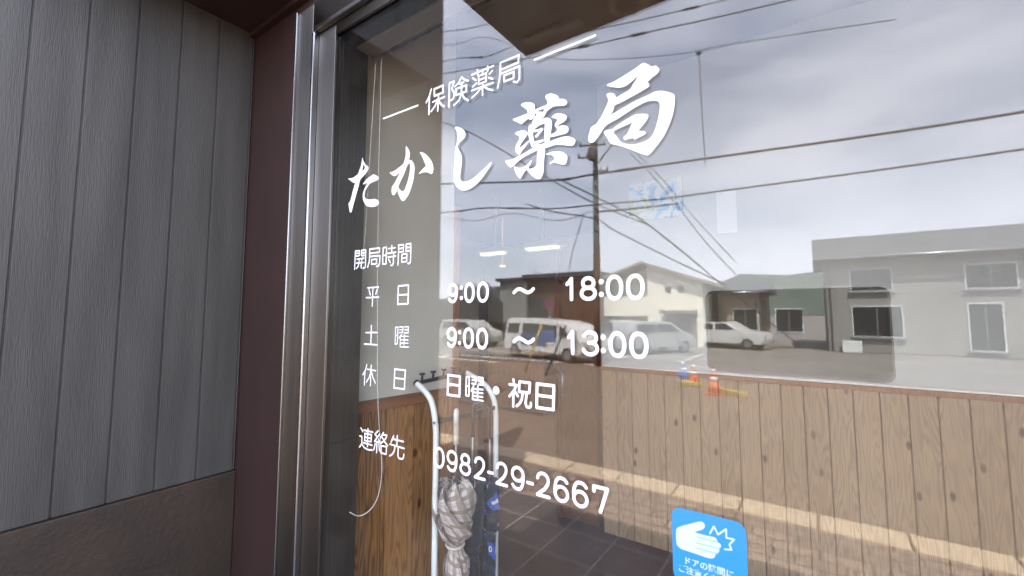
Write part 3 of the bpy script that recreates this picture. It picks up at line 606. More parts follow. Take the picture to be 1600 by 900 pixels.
part(MB().disc(v1b + Vector((.0, -.014, zc)), .006, (0,1,0), .004), "screw", M_rim, us)
def cloth_mat(kind):
    m = bpy.data.materials.new(kind); m.use_nodes = True; n, l = m.node_tree.nodes, m.node_tree.links
    b = n['Principled BSDF']; b.inputs['Roughness'].default_value = .75; b.inputs['Sheen Weight'].default_value = .2
    uv = n.new("ShaderNodeUVMap"); s = n.new("ShaderNodeSeparateXYZ"); l.new(uv.outputs[0], s.inputs[0])
    def M(op, a, bb=None):
        q = n.new("ShaderNodeMath"); q.operation = op
        for i, v in enumerate((a, bb)):
            if v is None: continue
            if isinstance(v, (int, float)): q.inputs[i].default_value = v
            else: l.new(v, q.inputs[i])
        return q.outputs[0]
    def MX(A, B, f):
        r = n.new("ShaderNodeMix"); r.data_type = 'RGBA'
        for k_, v in (('A', A), ('B', B)):
            if isinstance(v, tuple): r.inputs[k_].default_value = (*v, 1)
            else: l.new(v, r.inputs[k_])
        l.new(f, r.inputs['Factor']); return r.outputs['Result']
    if kind == 'plaid':
        def band(u, per, lo, hi): f = M('FRACT', M('DIVIDE', u, per)); return M('MULTIPLY', M('GREATER_THAN', f, lo), M('LESS_THAN', f, hi))
        c = (.52, .45, .40)
        a = MX(c, (.22, .175, .13), M('MULTIPLY', band(s.outputs[0], .05, .0, .32), .85)); a = MX(a, (.20, .155, .11), M('MULTIPLY', band(s.outputs[1], .055, .0, .30), .9))
        a = MX(a, (.30, .13, .11), M('MULTIPLY', band(s.outputs[0], .05, .60, .67), .7)); a = MX(a, (.28, .13, .11), M('MULTIPLY', band(s.outputs[1], .055, .62, .68), .7))
        a = MX(a, (.10, .08, .07), M('MULTIPLY', band(s.outputs[1], .055, .80, .83), .6))
        l.new(a, b.inputs['Base Color'])
    elif kind == 'floral':
        v = n.new("ShaderNodeTexVoronoi"); v.inputs['Scale'].default_value = 13; l.new(uv.outputs[0], v.inputs['Vector'])
        nz = n.new("ShaderNodeTexNoise"); nz.inputs['Scale'].default_value = 55; l.new(uv.outputs[0], nz.inputs['Vector'])
        d = M('ADD', v.outputs['Distance'], M('MULTIPLY', M('SUBTRACT', nz.outputs['Fac'], .5), .35))
        sc = n.new("ShaderNodeSeparateColor"); l.new(v.outputs['Color'], sc.inputs[0]); ok = M('GREATER_THAN', sc.outputs[0], .30)
        a = MX((.012, .014, .02), (.03, .075, .33), M('MULTIPLY', M('LESS_THAN', d, .42), ok))
        a = MX(a, (.55, .55, .5), M('MULTIPLY', M('LESS_THAN', d, .20), ok)); a = MX(a, (.02, .02, .03), M('MULTIPLY', M('LESS_THAN', d, .07), ok))
        l.new(a, b.inputs['Base Color'])
    else: b.inputs['Base Color'].default_value = (.012, .012, .013, 1)
    return m
def umbrella(label, px, y, ztop, zflare, zstrap, ztip, rflare, rstrap, rbody, cm, handle_m, twist, seed, side=1, hr=.020, hyaw=0, ht=.0115):
    rnd = random.Random(seed); c = aty(px, 760, y)
    t = thing("umbrella", label, "umbrella", (c.x, y, ztip), 0, "umbrellas hanging on the stand")
    prof = [(zflare+.012, rflare*.45), (zflare, rflare*.80), (zflare-.04, rflare), (zflare-.10, rflare*.98), ((zflare+zstrap)/2-.01, rflare*.92), (zstrap+.05, rflare*.80), (zstrap+.02, rstrap*1.25), (zstrap, rstrap), (zstrap-.03, rstrap*1.15), (zstrap-.08, rbody), (zstrap-.20, rbody*.92), (ztip+.12, rbody*.5), (ztip+.03, .006)]
    P = smooth([(z, r, 0) for z, r in prof], 6); lob = 8; A_, B_ = 13, 4; N = lob*(A_+B_); vs = []; uv = []
    jit = [rnd.uniform(-.18, .18) for _ in range(lob)]; jr = [rnd.uniform(.74, 1.12) for _ in range(lob)]
    for i, p in enumerate(P):
        z, r = p.x, max(p.y, .004); f = (zflare - z)/(zflare - zstrap); tw = twist*min(1.0, max(0, f))**1.6 + .25*twist*max(0, f-1)
        near = max(0, 1 - abs(z - zstrap)/.07); r0 = r*(.42 + .40*near); wrap = (.95 + .5*f*(f < 1))*(1 - .3*near)
        for l_ in range(lob):
            th0 = 2*math.pi*(l_ + jit[l_])/lob + tw; th1 = 2*math.pi*(l_ + 1 + jit[(l_+1) % lob])/lob + tw; rt = r*jr[l_]
            for k in range(A_):
                ph = k/A_; ra = r0 + (rt - r0)*ph**.75; qq = th0 + (th1 - th0 + wrap)*ph
                vs.append((c.x + ra*math.cos(qq), y + ra*math.sin(qq), z + (.035*math.sin(math.pi*ph)*-1 + .03*ph)*(max(0, 1 - abs(f)*2.2)))); uv.append((l_*.31 + ph*.11 + .04*f, z + .035*ph))
            for k in range(B_):
                ph = 1 - k/B_; ra = r0*.93 + (rt - r0*.93)*ph**.9; qq = th1 + wrap*ph**1.1
                vs.append((c.x + ra*math.cos(qq), y + ra*math.sin(qq), z + .03*ph*max(0, 1 - abs(f)*2.2))); uv.append((l_*.31 + .11 + (1-ph)*.10, z + .03*ph))
    fs = [(i*N+k, i*N+(k+1) % N, (i+1)*N+(k+1) % N, (i+1)*N+k) for i in range(len(P)-1) for k in range(N)]
    mb = MB(); mb.add(vs, fs, False); o = mb.build("canopy", cm); me = o.data; ul = me.uv_layers.new()
    for lp in me.loops: ul.data[lp.index].uv = uv[lp.vertex_index]
    adopt(o, t)
    sb = MB(); sb.tube([(c.x + rstrap*1.12*math.cos(R(a)), y + rstrap*1.12*math.sin(R(a)), zstrap + .002*math.sin(R(a*2))) for a in range(0, 361, 15)], .006, 6, False)
    part(sb, "strap", cm, t)
    part(MB().tube([(c.x, y, zflare - .03), (c.x, y, ztop - hr*2)], .0045, 8), "shaft", M_rim, t)
    part(MB().tube([(c.x, y, ztip), (c.x, y, ztip+.05)], [.003, .005], 8), "tip", M_rim, t)
    h = [Vector((0, 0, -.15)), Vector((0, 0, -.05))] + [Vector((-hr + hr*math.cos(R(a)), 0, -.02 + hr*math.sin(R(a)))) for a in range(0, 200, 20)] + [Vector((-2*hr, 0, -.06))]
    Rm = Matrix.Rotation(hyaw, 4, 'Z')
    part(MB().tube([Vector((c.x, y, ztop - hr + .02)) + Rm @ p for p in h], [ht]*len(h), 14), "handle", handle_m, t)
    rb = MB()
    for k in range(8):
        q = 2*math.pi*k/8 + .3; rr_ = rflare*.5; rb.tube([(c.x+rr_*.8*math.cos(q), y+rr_*.8*math.sin(q), zflare-.03), (c.x+rr_*math.cos(q), y+rr_*math.sin(q), zflare+.022+.008*math.sin(k*2))], .0016, 6)
    part(rb, "rib_tip", M_white, t)
M_clearh = mat("cream_handle", (.58, .57, .52), .25)
umbrella("beige plaid folding umbrella hanging nearest the window on the stand", 712, .50, 1.165, .825, .585, .06, .094, .034, .064, cloth_mat('plaid'), M_clearh, 2.3, 3, hyaw=R(131))
umbrella("plain black furled umbrella hanging behind the beige plaid one", 738, .62, 1.175, .79, .50, .08, .062, .030, .042, cloth_mat('black'), M_black, .9, 5, hyaw=R(221), hr=.026)
umbrella("black umbrella with blue and white flowers at the room end of the stand", 765, .74, 1.15, .76, .56, .05, .066, .036, .040, cloth_mat('floral'), M_black, .35, 8, hyaw=R(41), hr=.036, ht=.0065)

# =================================================================== INSIDE THE SHOP
pic = thing("wall_picture", "square watercolour of blue and yellow splashes on the partition wall", "picture")
A = aty(984, 347, PYY-.004); B = aty(1066, 276, PYY-.004); pic.location = (A.x, PYY, A.z)
def art_mat():
    m = bpy.data.materials.new("watercolour"); m.use_nodes = True; n, l = m.node_tree.nodes, m.node_tree.links; b = n['Principled BSDF']; b.inputs['Roughness'].default_value = .6
    t = n.new("ShaderNodeTexCoord"); z = n.new("ShaderNodeTexNoise"); z.inputs['Scale'].default_value = 7; z.inputs['Distortion'].default_value = 1.2; z.inputs['Detail'].default_value = 4; l.new(t.outputs['Object'], z.inputs['Vector'])
    r = n.new("ShaderNodeValToRGB"); l.new(z.outputs['Fac'], r.inputs[0]); e = r.color_ramp.elements
    e[0].position = .36; e[0].color = (.02, .08, .32, 1); e[1].position = .46; e[1].color = (.12, .32, .45, 1)
    for p_, c_ in ((.50, (.45, .50, .50)), (.57, (.50, .50, .47)), (.62, (.45, .42, .16)), (.70, (.22, .34, .14))):
        q = r.color_ramp.elements.new(p_); q.color = (*c_, 1)
    l.new(r.outputs[0], b.inputs['Base Color']); return m
part(MB().box((A.x, PYY-.018, A.z), (B.x, PYY-.002, B.z)), "canvas", art_mat(), pic)
pp = MB(); C_ = aty(1121, 366, PYY); D_ = aty(1150, 296, PYY)
tag(pp.box((C_.x, PYY-.006, C_.z), (D_.x, PYY-.002, D_.z)).build("notice_paper", mat("paper", (.62, .62, .6), .8)), "plain white notice sheet pinned right of the watercolour", "notice")
for i, (x0, x1, y_, lab) in enumerate(((750, 784, 398, "left one of two lit ceiling panels deep inside the shop"), (821, 868, 390, "right one of two lit ceiling panels deep inside the shop"))):
    a = atz(x0, y_, 2.66); b = atz(x1, y_, 2.66); a.y = b.y = 4.3
    a = aty(x0, y_, 4.3); b = aty(x1, y_, 4.3)
    t = thing("ceiling_light", lab, "ceiling light", (a.x, 4.3, 2.7), 0, "ceiling lights in the shop")
    part(MB().box((a.x-.02, 4.28, a.z+.021), (b.x+.02, 4.62, a.z+.10)).box((a.x+.2, 4.4, a.z+.10), (a.x+.23, 4.43, 3.4)), "housing", M_white, t)
    part(MB().box((a.x, 4.3, a.z-.01), (b.x, 4.42, a.z+.02)), "diffuser", emis("lit_panel", (1, .90, .45), .13), t)
    ld = bpy.data.lights.new("panel_lamp", 'AREA'); ld.energy = 5.5; ld.shape = 'RECTANGLE'; ld.size = .5; ld.size_y = .12; ld.color = (1, .88, .66)
    lo = bpy.data.objects.new("panel_lamp", ld); COL.objects.link(lo); lo.location = ((a.x+b.x)/2, 4.36, a.z - .02)
p = aty(785, 417, 5.6)
tag(MB().tube([(p.x, p.y, p.z), (p.x, p.y, p.z+.03)], .06, 20).tube([(p.x, p.y, p.z+.03), (p.x, p.y, 3.4)], .004, 6).build("pendant_light", emis("warm_lamp", (1, .55, .22), .12)), "small round warm lamp glowing at the back of the shop", "lamp")
a = aty(876, 560, 2.16); b = aty(930, 560, 2.16)
dr = thing("interior_door", "brown wooden door closed tight left of the partition end", "door", (a.x, 2.16, 0))
part(MB().box((a.x, 2.16, 0), (b.x, 2.20, 1.84)), "door_leaf", M_door, dr, .004)
part(MB().box((a.x-.04, 2.145, 0), (a.x-.002, 2.215, 1.862)).box((b.x+.002, 2.145, 0), (b.x+.018, 2.215, 1.862)).box((a.x-.04, 2.145, 1.864), (b.x+.018, 2.215, 1.895)), "door_frame", M_door, dr)
part(MB().tube([(a.x+.03, 2.13, .95), (a.x+.03, 2.13, 1.15)], .012, 10), "handle", M_rim, dr)
a = aty(747, 600, 2.6); b = aty(757, 600, 2.6)
tag(MB().box((a.x, 2.6, 0), (b.x, 2.66, 1.98)).build("timber_post", M_door, bevel=.004), "slim brown timber post standing in the middle of the shop", "post")
a = aty(866, 500, 3.6); b = aty(872, 500, 3.6)
tag(MB().box((a.x, 3.6, 0), (b.x, 3.64, 2.35)).build("pale_post", mat("pale_post_paint", (.20, .19, .18), .6), bevel=.003), "thin pale post beside the wooden door", "post")
a = aty(706, 500, 1.6); 
tag(MB().box((a.x, 1.6, 0), (a.x+.03, 1.64, 1.68)).build("wooden_pole", wood("orange_pole", (.16, .06, .03), (.24, .11, .06), knots=False), bevel=.003), "thin orange wooden pole just past the end of the side wall", "pole")
a = aty(690, 600, 4.9); b = aty(850, 600, 4.9)
rc = thing("reception_counter", "long brown reception counter deep inside the shop under the ceiling lights", "counter", ((a.x+b.x)/2, 4.9, 0))
part(MB().box((a.x, 4.9, .06), (b.x, 5.3, .92)), "front_panel", wood("counter_wood", (.11, .06, .035), (.20, .12, .075), board=.3, ax='X', knots=False), rc, .004)
part(MB().box((a.x-.03, 4.86, .921), (b.x+.03, 5.35, .95)), "counter_top", mat("counter_top_brown", (.10, .07, .05), .7), rc, .004)
part(MB().box((a.x+.03, 4.93, 0), (b.x-.03, 5.28, .059)), "plinth", M_black, rc)
# waiting bench and cabinet in the depth of the room
cab = thing("cabinet", "low brown cabinet against the back wall of the shop", "cabinet", (-3.6, 6.8, 0))
part(MB().box((-4.6, 6.8, 0), (-2.9, 7.3, .95)), "carcass", M_door, cab, .004)
for k in range(3): part(MB().box((-4.58+.565*k, 6.78, .05), (-4.04+.565*k, 6.799, .90)), "cabinet_door", M_trim, cab, .003)

# =================================================================== CANOPY
ca = thing("entrance_canopy", "flat brown entrance canopy with recessed downlight over the porch", "canopy", (-1.15, 0, 2.9))
cm = MB(); y0 = -.78
for k in range(2): cm.box((-1.15+.0, y0 + .39*k + .002, 2.9), (7, y0 + .39*(k+1) - .002, 2.92))
part(cm, "soffit_panel", M_soffit, ca)
part(MB().box((-1.152, -.785, 2.921), (7, -.001, 3.05)), "fascia", mat("fascia", (.10, .08, .065), .5), ca)
q = mirz(985, 12, 2.9); q.y = -.695
rg = MB(); N = 32
for (ra, rb_, za, zb) in ((.082, .062, 2.896, 2.892), (.062, .052, 2.892, 2.899)):
    rg.add([(q.x + ra*math.cos(2*math.pi*k/N), q.y + ra*math.sin(2*math.pi*k/N), za) for k in range(N)] + [(q.x + rb_*math.cos(2*math.pi*k/N), q.y + rb_*math.sin(2*math.pi*k/N), zb) for k in range(N)], [(k, (k+1) % N, N+(k+1) % N, N+k) for k in range(N)], True)
dl = part(rg, "downlight", mat("downlight_ring", (.62, .52, .42), .4), ca)
q2 = mirz(873, 52, 2.9)
part(MB().box((q2.x-.16, q2.y+.02, 2.893), (q2.x+.02, q2.y+.07, 2.8995)).box((q2.x+.03, q2.y+.0, 2.892), (q2.x+.13, q2.y+.06, 2.8995)), "cover_plate", mat("cover_plate", (.52, .43, .34), .5), ca)

# =================================================================== ACROSS THE STREET (seen mirrored in the glass)
def window_on(t, x0, z0, x1, z1, y, m=None, fm=None, th=.05):
    f = part(MB().box((x0-.05, y, z0-.05), (x1+.05, y+th, z1+.05)), "window", fm or M_white, t)
    g = MB().box((x0, y+th, z0), (x1, y+th+.01, z1)).build("pane", M_cglass if m is None else m); g.parent = f
    return f
# brown boxy house
Y = 24.0
def X_(px, D=Y): return mir(px, 489, D).x
def Z_(py, px=860, D=Y): return mir(px, py, D).z
M_hb = mat("brown_cladding", (.075, .036, .02), .7, noise=.2, nscale=.8, stretch=(6, 1, 1)); M_hg = mat("grey_render", (.20, .20, .19), .8, noise=.1, nscale=1)
h = thing("boxy_house", "low dark brown boxy house with a grey left wing and flat roof", "house", (X_(860), -Y-3, RZ))
part(MB().box((X_(826), -Y-7, RZ), (X_(934), -Y, Z_(434))), "wall", M_hb, h)
part(MB().box((X_(785), -Y-6, RZ), (X_(826)-.002, -Y+.3, Z_(437))), "side_wing", M_hg, h)
part(MB().box((X_(822), -Y-7.3, Z_(434)+.002), (X_(938), -Y+.5, Z_(428)))
     .box((X_(782), -Y-6.3, Z_(437)+.002), (X_(824), -Y+.6, Z_(432))), "roof", mat("dark_roof", (.05, .045, .045), .6), h)
for a, b, c, d in ((858, 447, 884, 463), (808, 486, 834, 505), (790, 458, 806, 470)):
    window_on(h, X_(a), Z_(d), X_(b), Z_(c), -Y+.3 if a < 826 else -Y)
part(MB().tube([(X_(813), -Y-2, Z_(432)), (X_(813), -Y-2, Z_(412))], .05, 6).tube([(X_(809), -Y-2, Z_(417)), (X_(819), -Y-2, Z_(419))], .03, 6).tube([(X_(810), -Y-2, Z_(422)), (X_(818), -Y-2, Z_(423))], .03, 6), "aerial", M_rim, h)
# white gabled house
Y2 = 25.0
def X2(px): return mir(px, 489, Y2).x
def Z2(py, px=1040): return mir(px, py, Y2).z
M_hw = mat("cream_render", (.80, .76, .63), .8, noise=.06, nscale=.6); M_hs = mat("roof_tan", (.20, .17, .13), .7)
h = thing("gabled_house", "cream two storey house with a low gable roof, porch recess and small square windows", "house", (X2(1040), -Y2-4, RZ))
gz, ez, rz_ = Z2(411), Z2(440, 945), Z2(452, 1130)
xa, xp, xb = X2(1012), X2(1006), X2(1099)
w = MB(); fl = RZ
zr = lambda x: gz + (rz_ - gz)*(x - xp)/(X2(1137) - xp)
w.add([(xa,-Y2,fl),(xb,-Y2,fl),(xb,-Y2,zr(xb)),(xa,-Y2,zr(xa)),(xa,-Y2-8,fl),(xb,-Y2-8,fl),(xb,-Y2-8,zr(xb)),(xa,-Y2-8,zr(xa))], [(0,1,2,3),(5,4,7,6),(1,5,6,2),(4,0,3,7)])
part(w, "wall", M_hw, h)
xl = X2(941); zl = lambda x: gz + (ez - gz)*(xp - x)/(xp - xl)
w = MB(); w.add([(xl,-Y2-1.2,fl),(xa-.002,-Y2-1.2,fl),(xa-.002,-Y2-1.2,zl(xa)-.1),(xl,-Y2-1.2,zl(xl)-.1),(xl,-Y2-8,fl),(xa-.002,-Y2-8,fl),(xa-.002,-Y2-8,zl(xa)-.1),(xl,-Y2-8,zl(xl)-.1)], [(0,1,2,3),(5,4,7,6),(1,5,6,2),(4,0,3,7)])
part(w, "rear_wall", M_hw, h)
part(MB().box((xl-.1, -Y2-1.198, Z2(494)), (xa-.004, -Y2+.0, Z2(461))), "balcony", M_hw, h)
def slab(p0, p1, ya, yb, th): return MB().add([(p0[0],ya,p0[1]),(p1[0],ya,p1[1]),(p1[0],yb,p1[1]),(p0[0],yb,p0[1]),(p0[0],ya,p0[1]+th),(p1[0],ya,p1[1]+th),(p1[0],yb,p1[1]+th),(p0[0],yb,p0[1]+th)], [(0,1,2,3),(4,5,6,7),(0,1,5,4),(1,2,6,5),(2,3,7,6),(3,0,4,7)])
rf = slab((xp, gz+.01), (X2(1137), rz_+.01), -Y2+.42, -Y2-8.6, .16); r2 = slab((X2(932), ez - .1), (xp-.002, gz+.01), -Y2+.42, -Y2-8.6, .16); rf.v += r2.v; rf.f += [[i+8 for i in f] for f in r2.f]; rf.sm += r2.sm
part(rf, "roof", mat("roof_edge", (.30, .26, .20), .7), h)
for a in (1045, 1065): window_on(h, X2(a-3), Z2(455), X2(a+3), Z2(449), -Y2, fm=M_hs)
part(MB().box((X2(1037), -Y2, Z2(490)), (X2(1090), -Y2+1.0, Z2(485))), "porch_roof", M_hs, h)
part(MB().box((X2(1040), -Y2, RZ), (X2(1089), -Y2+.03, Z2(491))), "porch_wall", mat("porch_brown", (.25, .21, .17), .8), h)
d_ = part(MB().box((X2(1060), -Y2+.031, RZ), (X2(1078), -Y2+.06, Z2(500))), "door", mat("door_grey", (.10, .09, .085), .5), h)
window_on(h, X2(950), Z2(515), X2(966), Z2(502), -Y2-1.19, fm=M_hs); window_on(h, X2(995), Z2(508), X2(1001), Z2(502), -Y2-1.19, fm=M_hs)
# house at the far right of the reflection, with carport
def simple_house(label, x0, x1, y, hgt, dep, wm, rm, ridge, wins, name="house"):
    h = thing(name, label, "house", ((x0+x1)/2, y-dep/2, RZ))
    part(MB().box((x0, y-dep, RZ), (x1, y, RZ+hgt)), "wall", wm, h)
    e = .5; zt = RZ+hgt+.002
    part(MB().add([(x0-e,y+e,zt),(x1+e,y+e,zt),(x1+e,y-dep-e,zt),(x0-e,y-dep-e,zt),(x0-e,y-dep/2,zt+ridge),(x1+e,y-dep/2,zt+ridge)], [(0,1,2,3),(0,1,5,4),(2,3,4,5),(1,2,5),(3,0,4)]), "roof", rm, h)
    for a, b, c, d in wins:
        window_on(h, x0+a, RZ+b, x0+a+c, RZ+b+d, y)
        part(MB().box((x0+a+c/2-.02, y+.061, RZ+b), (x0+a+c/2+.02, y+.08, RZ+b+d)), "mullion", M_rim, h)
        part(MB().box((x0+a-.12, y+.001, RZ+b-.13), (x0+a+c+.12, y+.14, RZ+b-.06)), "sill", M_rim, h)
    part(MB().tube([(x0-e, y+e+.06, zt-.04), (x1+e, y+e+.06, zt-.04)], .06, 8), "gutter", M_rim, h)
    for xx in (x0+.15, x1-.15): part(MB().tube([(xx, y+e, zt-.08), (xx, y+.07, zt-.35), (xx, y+.07, RZ)], .035, 8), "downpipe", M_rim, h)
    part(MB().box((x0+.5, y+.15, RZ), (x0+1.25, y+.45, RZ+.55)), "outdoor_unit", M_white, h, .02)
    return h
M_rg = mat("grey_tile_roof", (.10, .10, .105), .6, noise=.15, nscale=3); M_wt = mat("tan_render", (.32, .25, .17), .8, noise=.1, nscale=.8); M_wg = mat("pale_render", (.26, .25, .23), .8, noise=.08, nscale=.8)
simple_house("dark roofed house with tan walls right of the cream gabled house", X2(1112), X2(1180), -27, 3.1, 7, M_wt, mat("black_roof", (.03,.03,.032), .5), .9, [(.8, .9, 1.2, 1.2), (2.9, .9, 1.2, 1.2)])
simple_house("pale two storey house farthest right across the street", .5, 8.5, -26, 4.6, 8, M_wg, M_rg, 1.6, [(1, 3.0, 1.5, 1.0), (5, 3.0, 1.5, 1.0), (1, .8, 1.8, 1.4), (5, .3, 1.0, 2.0)])
simple_house("grey roofed low house left of the boxy brown house, far back", mir(698, 489, 48).x, mir(745, 489, 48).x, -48, 3.8, 9, mat("taupe_wall", (.24, .22, .19), .8), M_rg, 2.2, [(1.5, 1, 2, 1.4), (6, 1, 2, 1.4)])
simple_house("small pinkish house behind the parked cars", mir(762, 489, 38).x, mir(786, 489, 38).x, -38, 3.0, 7, mat("pink_wall", (.32, .24, .21), .8), M_rg, 1.0, [(1.2, .9, 1.4, 1.2)])
simple_house("grey flat warehouse far behind the cream house", -60, -42, -70, 5, 12, M_wg, M_rg, 1.0, [(3, 1.5, 2, 1.5)], "warehouse")

# ---- cars
def wheel(t, x, y, r, w=.18):
    a = part(MB().disc((x, y, r), r, (0,1,0), w, 24), "wheel", M_tyre, t)
    part(MB().disc((x, y, r), r*.62, (0,1,0), w+.012, 20), "rim", M_rim, t)
def car(label, p, rz, Lc, W, prof, glassprof, col, wheels=(.8, None), rw=.29, cat="car", name="parked_car", group="vehicles parked across the street", stripe=None):
    t = thing(name, label, cat, p, rz, group)
    body = mat("paint_" + name, col, .3, .1, coat=.4)
    T = Matrix.Translation(p) @ Matrix.Rotation(rz, 4, 'Z')
    # body: lofted cross-sections so that the roof is narrower than the waist
    n = len(prof); vs = []
    for s in (-1, 1):
        for x, z in prof:
            k = 1 - .16*max(0, (z - .85))/ .8
            vs.append(T @ Vector((x - Lc/2, s*W/2*k, z)))
    fs = [list(range(n)), list(range(n, 2*n))[::-1]] + [(i, i+n, (i+1) % n+n, (i+1) % n) for i in range(n)]
    mb = MB().add(vs, fs); part(mb, "body", body, t, .04)
    for gpoly in glassprof:
        for s in (-1, 1):
            vv = []
            for x, z in gpoly:
                k = 1 - .16*max(0, (z - .85))/.8
                vv.append(T @ Vector((x - Lc/2, s*(W/2*k + .006), z)))
            part(MB().add(vv, [list(range(len(vv)))]), "side_window", M_cglass, t)
    for x in (wheels[0], Lc - .75):
        for s in (-1, 1):
            c = T @ Vector((x - Lc/2, s*(W/2 - .08), rw)); w_ = MB().disc((0,0,0), rw, (0,1,0), .19, 24)
            w_.v = [tuple(c + Matrix.Rotation(rz, 3, 'Z') @ Vector(v)) for v in w_.v]; wo_ = part(w_, "wheel", M_tyre, t)
            r_ = MB().disc((0,0,0), rw*.6, (0,1,0), .205, 18); r_.v = [tuple(c + Matrix.Rotation(rz, 3, 'Z') @ Vector(v)) for v in r_.v]; part(r_, "rim", M_rim, t)
    for s in (-1, 1):
        part(MB().box((-.02, -.16, -.07), (.02, .16, .07), T @ Matrix.Translation((Lc/2 - .01, s*(W/2-.25), .68))), "headlight", mat("lamp_glass", (.6, .6, .6), .1), t)
        part(MB().box((-.02, -.07, -.14), (.02, .07, .14), T @ Matrix.Translation((-Lc/2 + .01, s*(W/2-.12), .85))), "tail_light", mat("tail_red", (.4, .02, .02), .2), t)
    if stripe:
        for s in (-1, 1):
            part(MB().add([T @ Vector((x - Lc/2, s*(W/2 + .008), z)) for x, z in stripe], [list(range(len(stripe)))]), "side_panel", mat("panel_blue", (.06, .09, .22), .4), t)
    return t
pL = mirz(811, 553, RZ); pR = mirz(934, 568, RZ); ctr = (pL+pR)/2; ctr.z = RZ; ang = math.atan2(pR.y-pL.y, pR.x-pL.x); Lc = (pR-pL).length
car("white van with blue side panel parked before the boxy brown house", ctr, ang, Lc, 1.75,
    [(.05,.30),(.0,.7),(.04,1.25),(.14,1.62),(.35,1.68),(1.8,1.66),(3.3,1.58),(Lc-1.0,1.46),(Lc-.35,1.05),(Lc-.02,.85),(Lc,.42),(Lc-.15,.28)],
    [[(.22,1.05),(1.05,1.05),(1.05,1.45),(.26,1.45)],[(1.28,1.05),(2.4,1.03),(2.4,1.46),(1.28,1.46)],[(2.5,1.03),(3.5,1.0),(3.4,1.40),(2.5,1.45)],[(3.6,1.0),(Lc-.62,.98),(Lc-1.05,1.30),(3.6,1.38)]],
    (.62, .61, .58), cat="van", name="parked_van", stripe=[(1.25,.55),(2.9,.55),(2.9,1.0),(1.25,1.02)])
SED = [(.05,.28),(0,.62),(.1,.9),(.55,1.0),(1.05,1.36),(2.4,1.42),(3.1,1.0),(4.1,.86),(4.25,.55),(4.2,.28)]
SG = [[(.75,1.0),(1.75,1.0),(1.75,1.32),(1.15,1.31)],[(1.85,1.0),(2.95,1.0),(2.35,1.34),(1.85,1.33)]]
WAG = [(.05,.28),(0,.7),(.1,1.1),(.28,1.46),(1.0,1.52),(2.6,1.46),(3.3,1.02),(3.95,.88),(4.1,.55),(4.05,.28)]
WG = [[(.35,1.0),(1.5,1.0),(1.5,1.38),(.45,1.38)],[(1.6,1.0),(3.05,1.0),(2.5,1.36),(1.6,1.38)]]
q = mirz(1012, 552, RZ); car("silver estate car parked in front of the cream gabled house", q + Vector((.1, -.6, 0)), R(-62), 4.1, 1.5, WAG, WG, (.34, .35, .35))
q = mirz(954, 553, RZ); car("small silver car half hidden behind the mirrored utility pole", q + Vector((0, -2.0, 0)), R(60), 4.1, 1.55, WAG, WG, (.42, .43, .43))
q = mirz(716, 541, RZ); car("white hatchback parked at the left edge of the reflection", q + Vector((0, -1, 0)), R(10), 4.1, 1.6, WAG, WG, (.42, .41, .39))
q = mirz(748, 533, RZ); car("white roofed car parked behind the white hatchback", q + Vector((0, -3, 0)), R(-12), 4.1, 1.6, WAG, WG, (.66, .64, .6))
q = mirz(776, 532, RZ); car("dark grey saloon parked left of the white van", q + Vector((0, -2, 0)), R(8), 4.25, 1.6, SED, SG, (.04, .04, .045))
q = mirz(1131, 545, RZ); car("white saloon in front of the tan walled house", q + Vector((0, -1, 0)), R(15), 4.25, 1.6, SED, SG, (.66, .66, .65))

# ---- utility poles and wires
M_pole = mat("pole_concrete", (.13, .12, .105), .85, noise=.15, nscale=4); M_door_tint = mat("pole_door_tint", (.09, .045, .022), .7, noise=.25, nscale=6); M_wire = mat("wire_black", (.02, .02, .02), .6)
pb = mirz(935, 572, RZ); PD = -pb.y
ptop = mir(929, 223, PD).z
po = thing("utility_pole", "tall concrete utility pole mirrored between the brown and the cream house", "utility pole", pb)
part(MB().tube([pb, (pb.x, pb.y, ptop)], [.145, .09], 18), "shaft", M_pole, po)
part(MB().tube([pb, (pb.x, pb.y, mir(932, 395, PD).z)], [.150, .128], 18), "door_tint_shell", M_door_tint, po)  # brown shell paints in the interior door's tint showing through the glass
for yy_, l0, l1 in ((228, 905, 945), (247, 903, 932), (268, 927, 950)):
    a = mir(l0, yy_, PD-.16); b = mir(l1, yy_-(l1-l0)*.06, PD-.16); part(MB().tube([a, b], .035, 6), "crossarm", M_pole, po)
    for f_ in (.05, .5, .95):
        c = a.lerp(b, f_); part(MB().lathe([(.03,0),(.05,.04),(.03,.08),(.045,.11),(.02,.15)], c + Vector((0,0,.03)), 8), "insulator", M_rim, po)
part(MB().tube([mir(934, 255, PD-.1), mir(957, 225, PD-.1)], .03, 6), "stay_arm", M_pole, po)
part(MB().lathe([(.14,0),(.17,.03),(.17,.42),(.12,.47)], mir(926, 250, PD-.35), 14), "switch_box", M_pole, po)
def wire(label, pts, D, r=.022, blobs=()):
    P = [mir(x, y, D if not isinstance(D, (list, tuple)) else D[i]) for i, (x, y) in enumerate(pts)]
    P = smooth(P, 8); mb = MB().tube(P, r, 6)
    for f_ in blobs:
        c = P[int(f_*(len(P)-1))]; c2 = P[min(len(P)-1, int(f_*(len(P)-1))+1)]; mb.tube([c.lerp(c2, -.3), c, c2, c.lerp(c2, 1.3)], [r, r*(1.5 if r > .02 else 2.6), r*(1.5 if r > .02 else 2.6), r], 8)
    return tag(mb.build("overhead_wire", M_wire), label, "wire", "overhead wires mirrored in the glass")
wire("thick upper cable crossing the pole just below its top", [(600,291),(705,287),(860,282),(930,272),(1136,243),(1400,206),(1750,150)], PD-.3, .036, (.38, .55))
